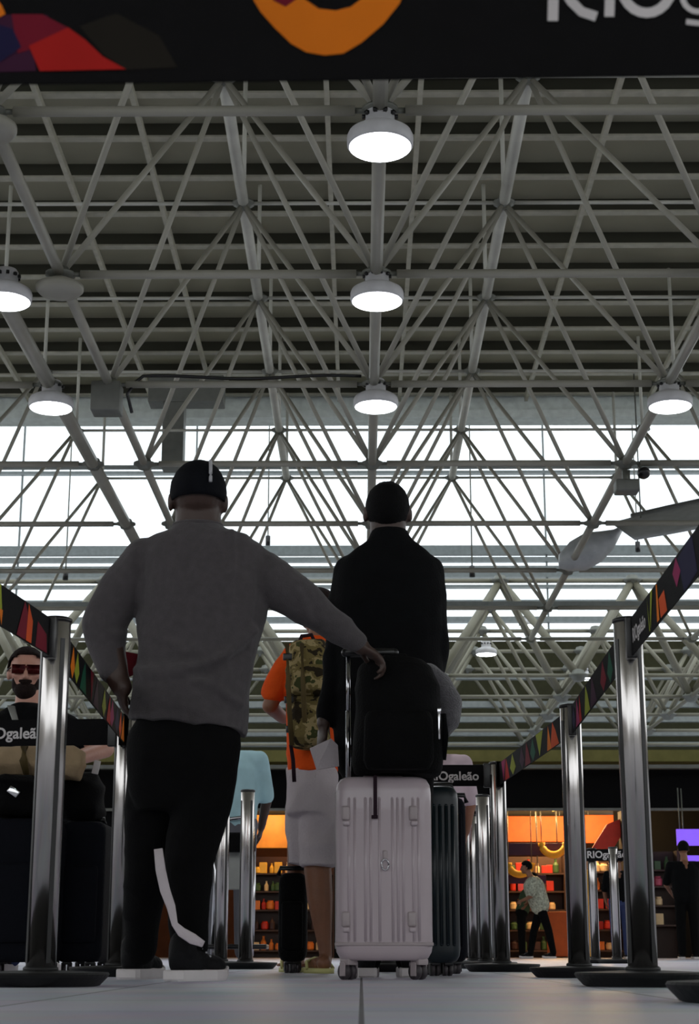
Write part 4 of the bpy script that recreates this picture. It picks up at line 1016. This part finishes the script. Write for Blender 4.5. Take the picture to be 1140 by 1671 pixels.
# shelving units with goods
cols = [('goodsred', (190, 44, 26)), ('goodsorange', (220, 120, 40)), ('goodscream', (230, 200, 150)), ('goodsgreen', (60, 90, 50)), ('goodsdark', (60, 34, 30)), ('goodsyellow', (230, 180, 60)), ('goodspink', (180, 70, 90))]
cn = ['red', 'orange', 'cream', 'green', 'brown', 'yellow', 'pink']
protos = {}
def goods(k, form):
    if (k, form) not in protos:
        m_ = mat(cols[k][0], cols[k][1], .5)
        b = MB()
        if form == 0: b.box((0, 0, .09), (.13, .1, .18), None, .012)
        elif form == 1: b.lathe((0, 0, 0), [(.04, 0), (.05, .02), (.05, .13), (.02, .18), (.02, .22), (.024, .23)], 12)
        else: b.lathe((0, 0, 0), [(.05, 0), (.07, .02), (.07, .11), (.05, .13), (.052, .15)], 12)
        me = b.mesh(); me.materials.append(m_); protos[(k, form)] = me
    return protos[(k, form)]
fn = ['packet', 'bottle', 'jar']
NTH = 'first second third fourth fifth sixth seventh eighth ninth tenth eleventh twelfth thirteenth fourteenth fifteenth sixteenth'.split()
def shelving(px0, px1, Y_, levels, label, bayname, pal, dens=.135):
    a, c = P(px0, 1500, Y_).x, P(px1, 1500, Y_).x; zt = levels[-1]+.35
    t = thing('shelf_unit', label, 'shelf', ((a+c)/2, Y_, 0))
    for x in (a, c): link('upright', MB().box((x, Y_, zt/2), (.05, .42, zt)).mesh(), M['shelf'], t, smooth=False)
    link('back_panel', MB().box(((a+c)/2, Y_+.2, zt/2), (c-a, .03, zt)).mesh(), M['shelf'], t, smooth=False)
    for li, z in enumerate(levels):
        link('shelf_board', MB().box(((a+c)/2, Y_, z-.015), (c-a, .4, .03)).mesh(), M['shelf'], t, smooth=False)
        x = a+.14; ni = 0
        while x < c-.14:
            k = random.choice(pal[li % len(pal)]); f_ = random.randrange(3)
            o = bpy.data.objects.new(fn[f_], goods(k, f_)); COL.objects.link(o); o.location = (x, Y_-.08+random.uniform(-.03, .03), z); s = random.uniform(.85, 1.25); o.scale = (s, s, s)
            lv = ['lowest', 'second lowest', 'third', 'fourth', 'fifth', 'top'][li]
            tag(o, 'small %s %s, %s from the left on the %s shelf of the %s' % (cn[k], fn[f_], NTH[ni], lv, bayname), fn[f_], 'goods on the %s shelf of the %s' % (lv, bayname)); ni += 1
            x += dens*random.uniform(.9, 1.3)*s
lv = [.15, .55, .95, 1.32, 1.68]
shelving(408, 545, 34.6, lv, 'dark goods shelves left of the white shorts', 'left bay', [(1, 2, 4), (0, 4), (0, 1, 2), (3, 3, 2), (2, 5)])
shelving(826, 922, 34.6, lv, 'dark goods shelves behind the walking shopper', 'middle bay', [(4, 3), (3, 2), (2, 0, 1), (0, 6, 4), (3, 0, 2)])
shelving(955, 1018, 34.0, lv, 'goods shelves between the two right posts', 'right bay', [(1, 2), (6, 0), (0, 0, 6), (0, 1), (2, 3)])
shelving(1062, 1108, 31.5, [.6, .95, 1.3, 1.6], 'low dark goods shelves right of the wide right post', 'outer bay', [(2, 1), (0, 2), (6, 2), (3, 2)], .2)
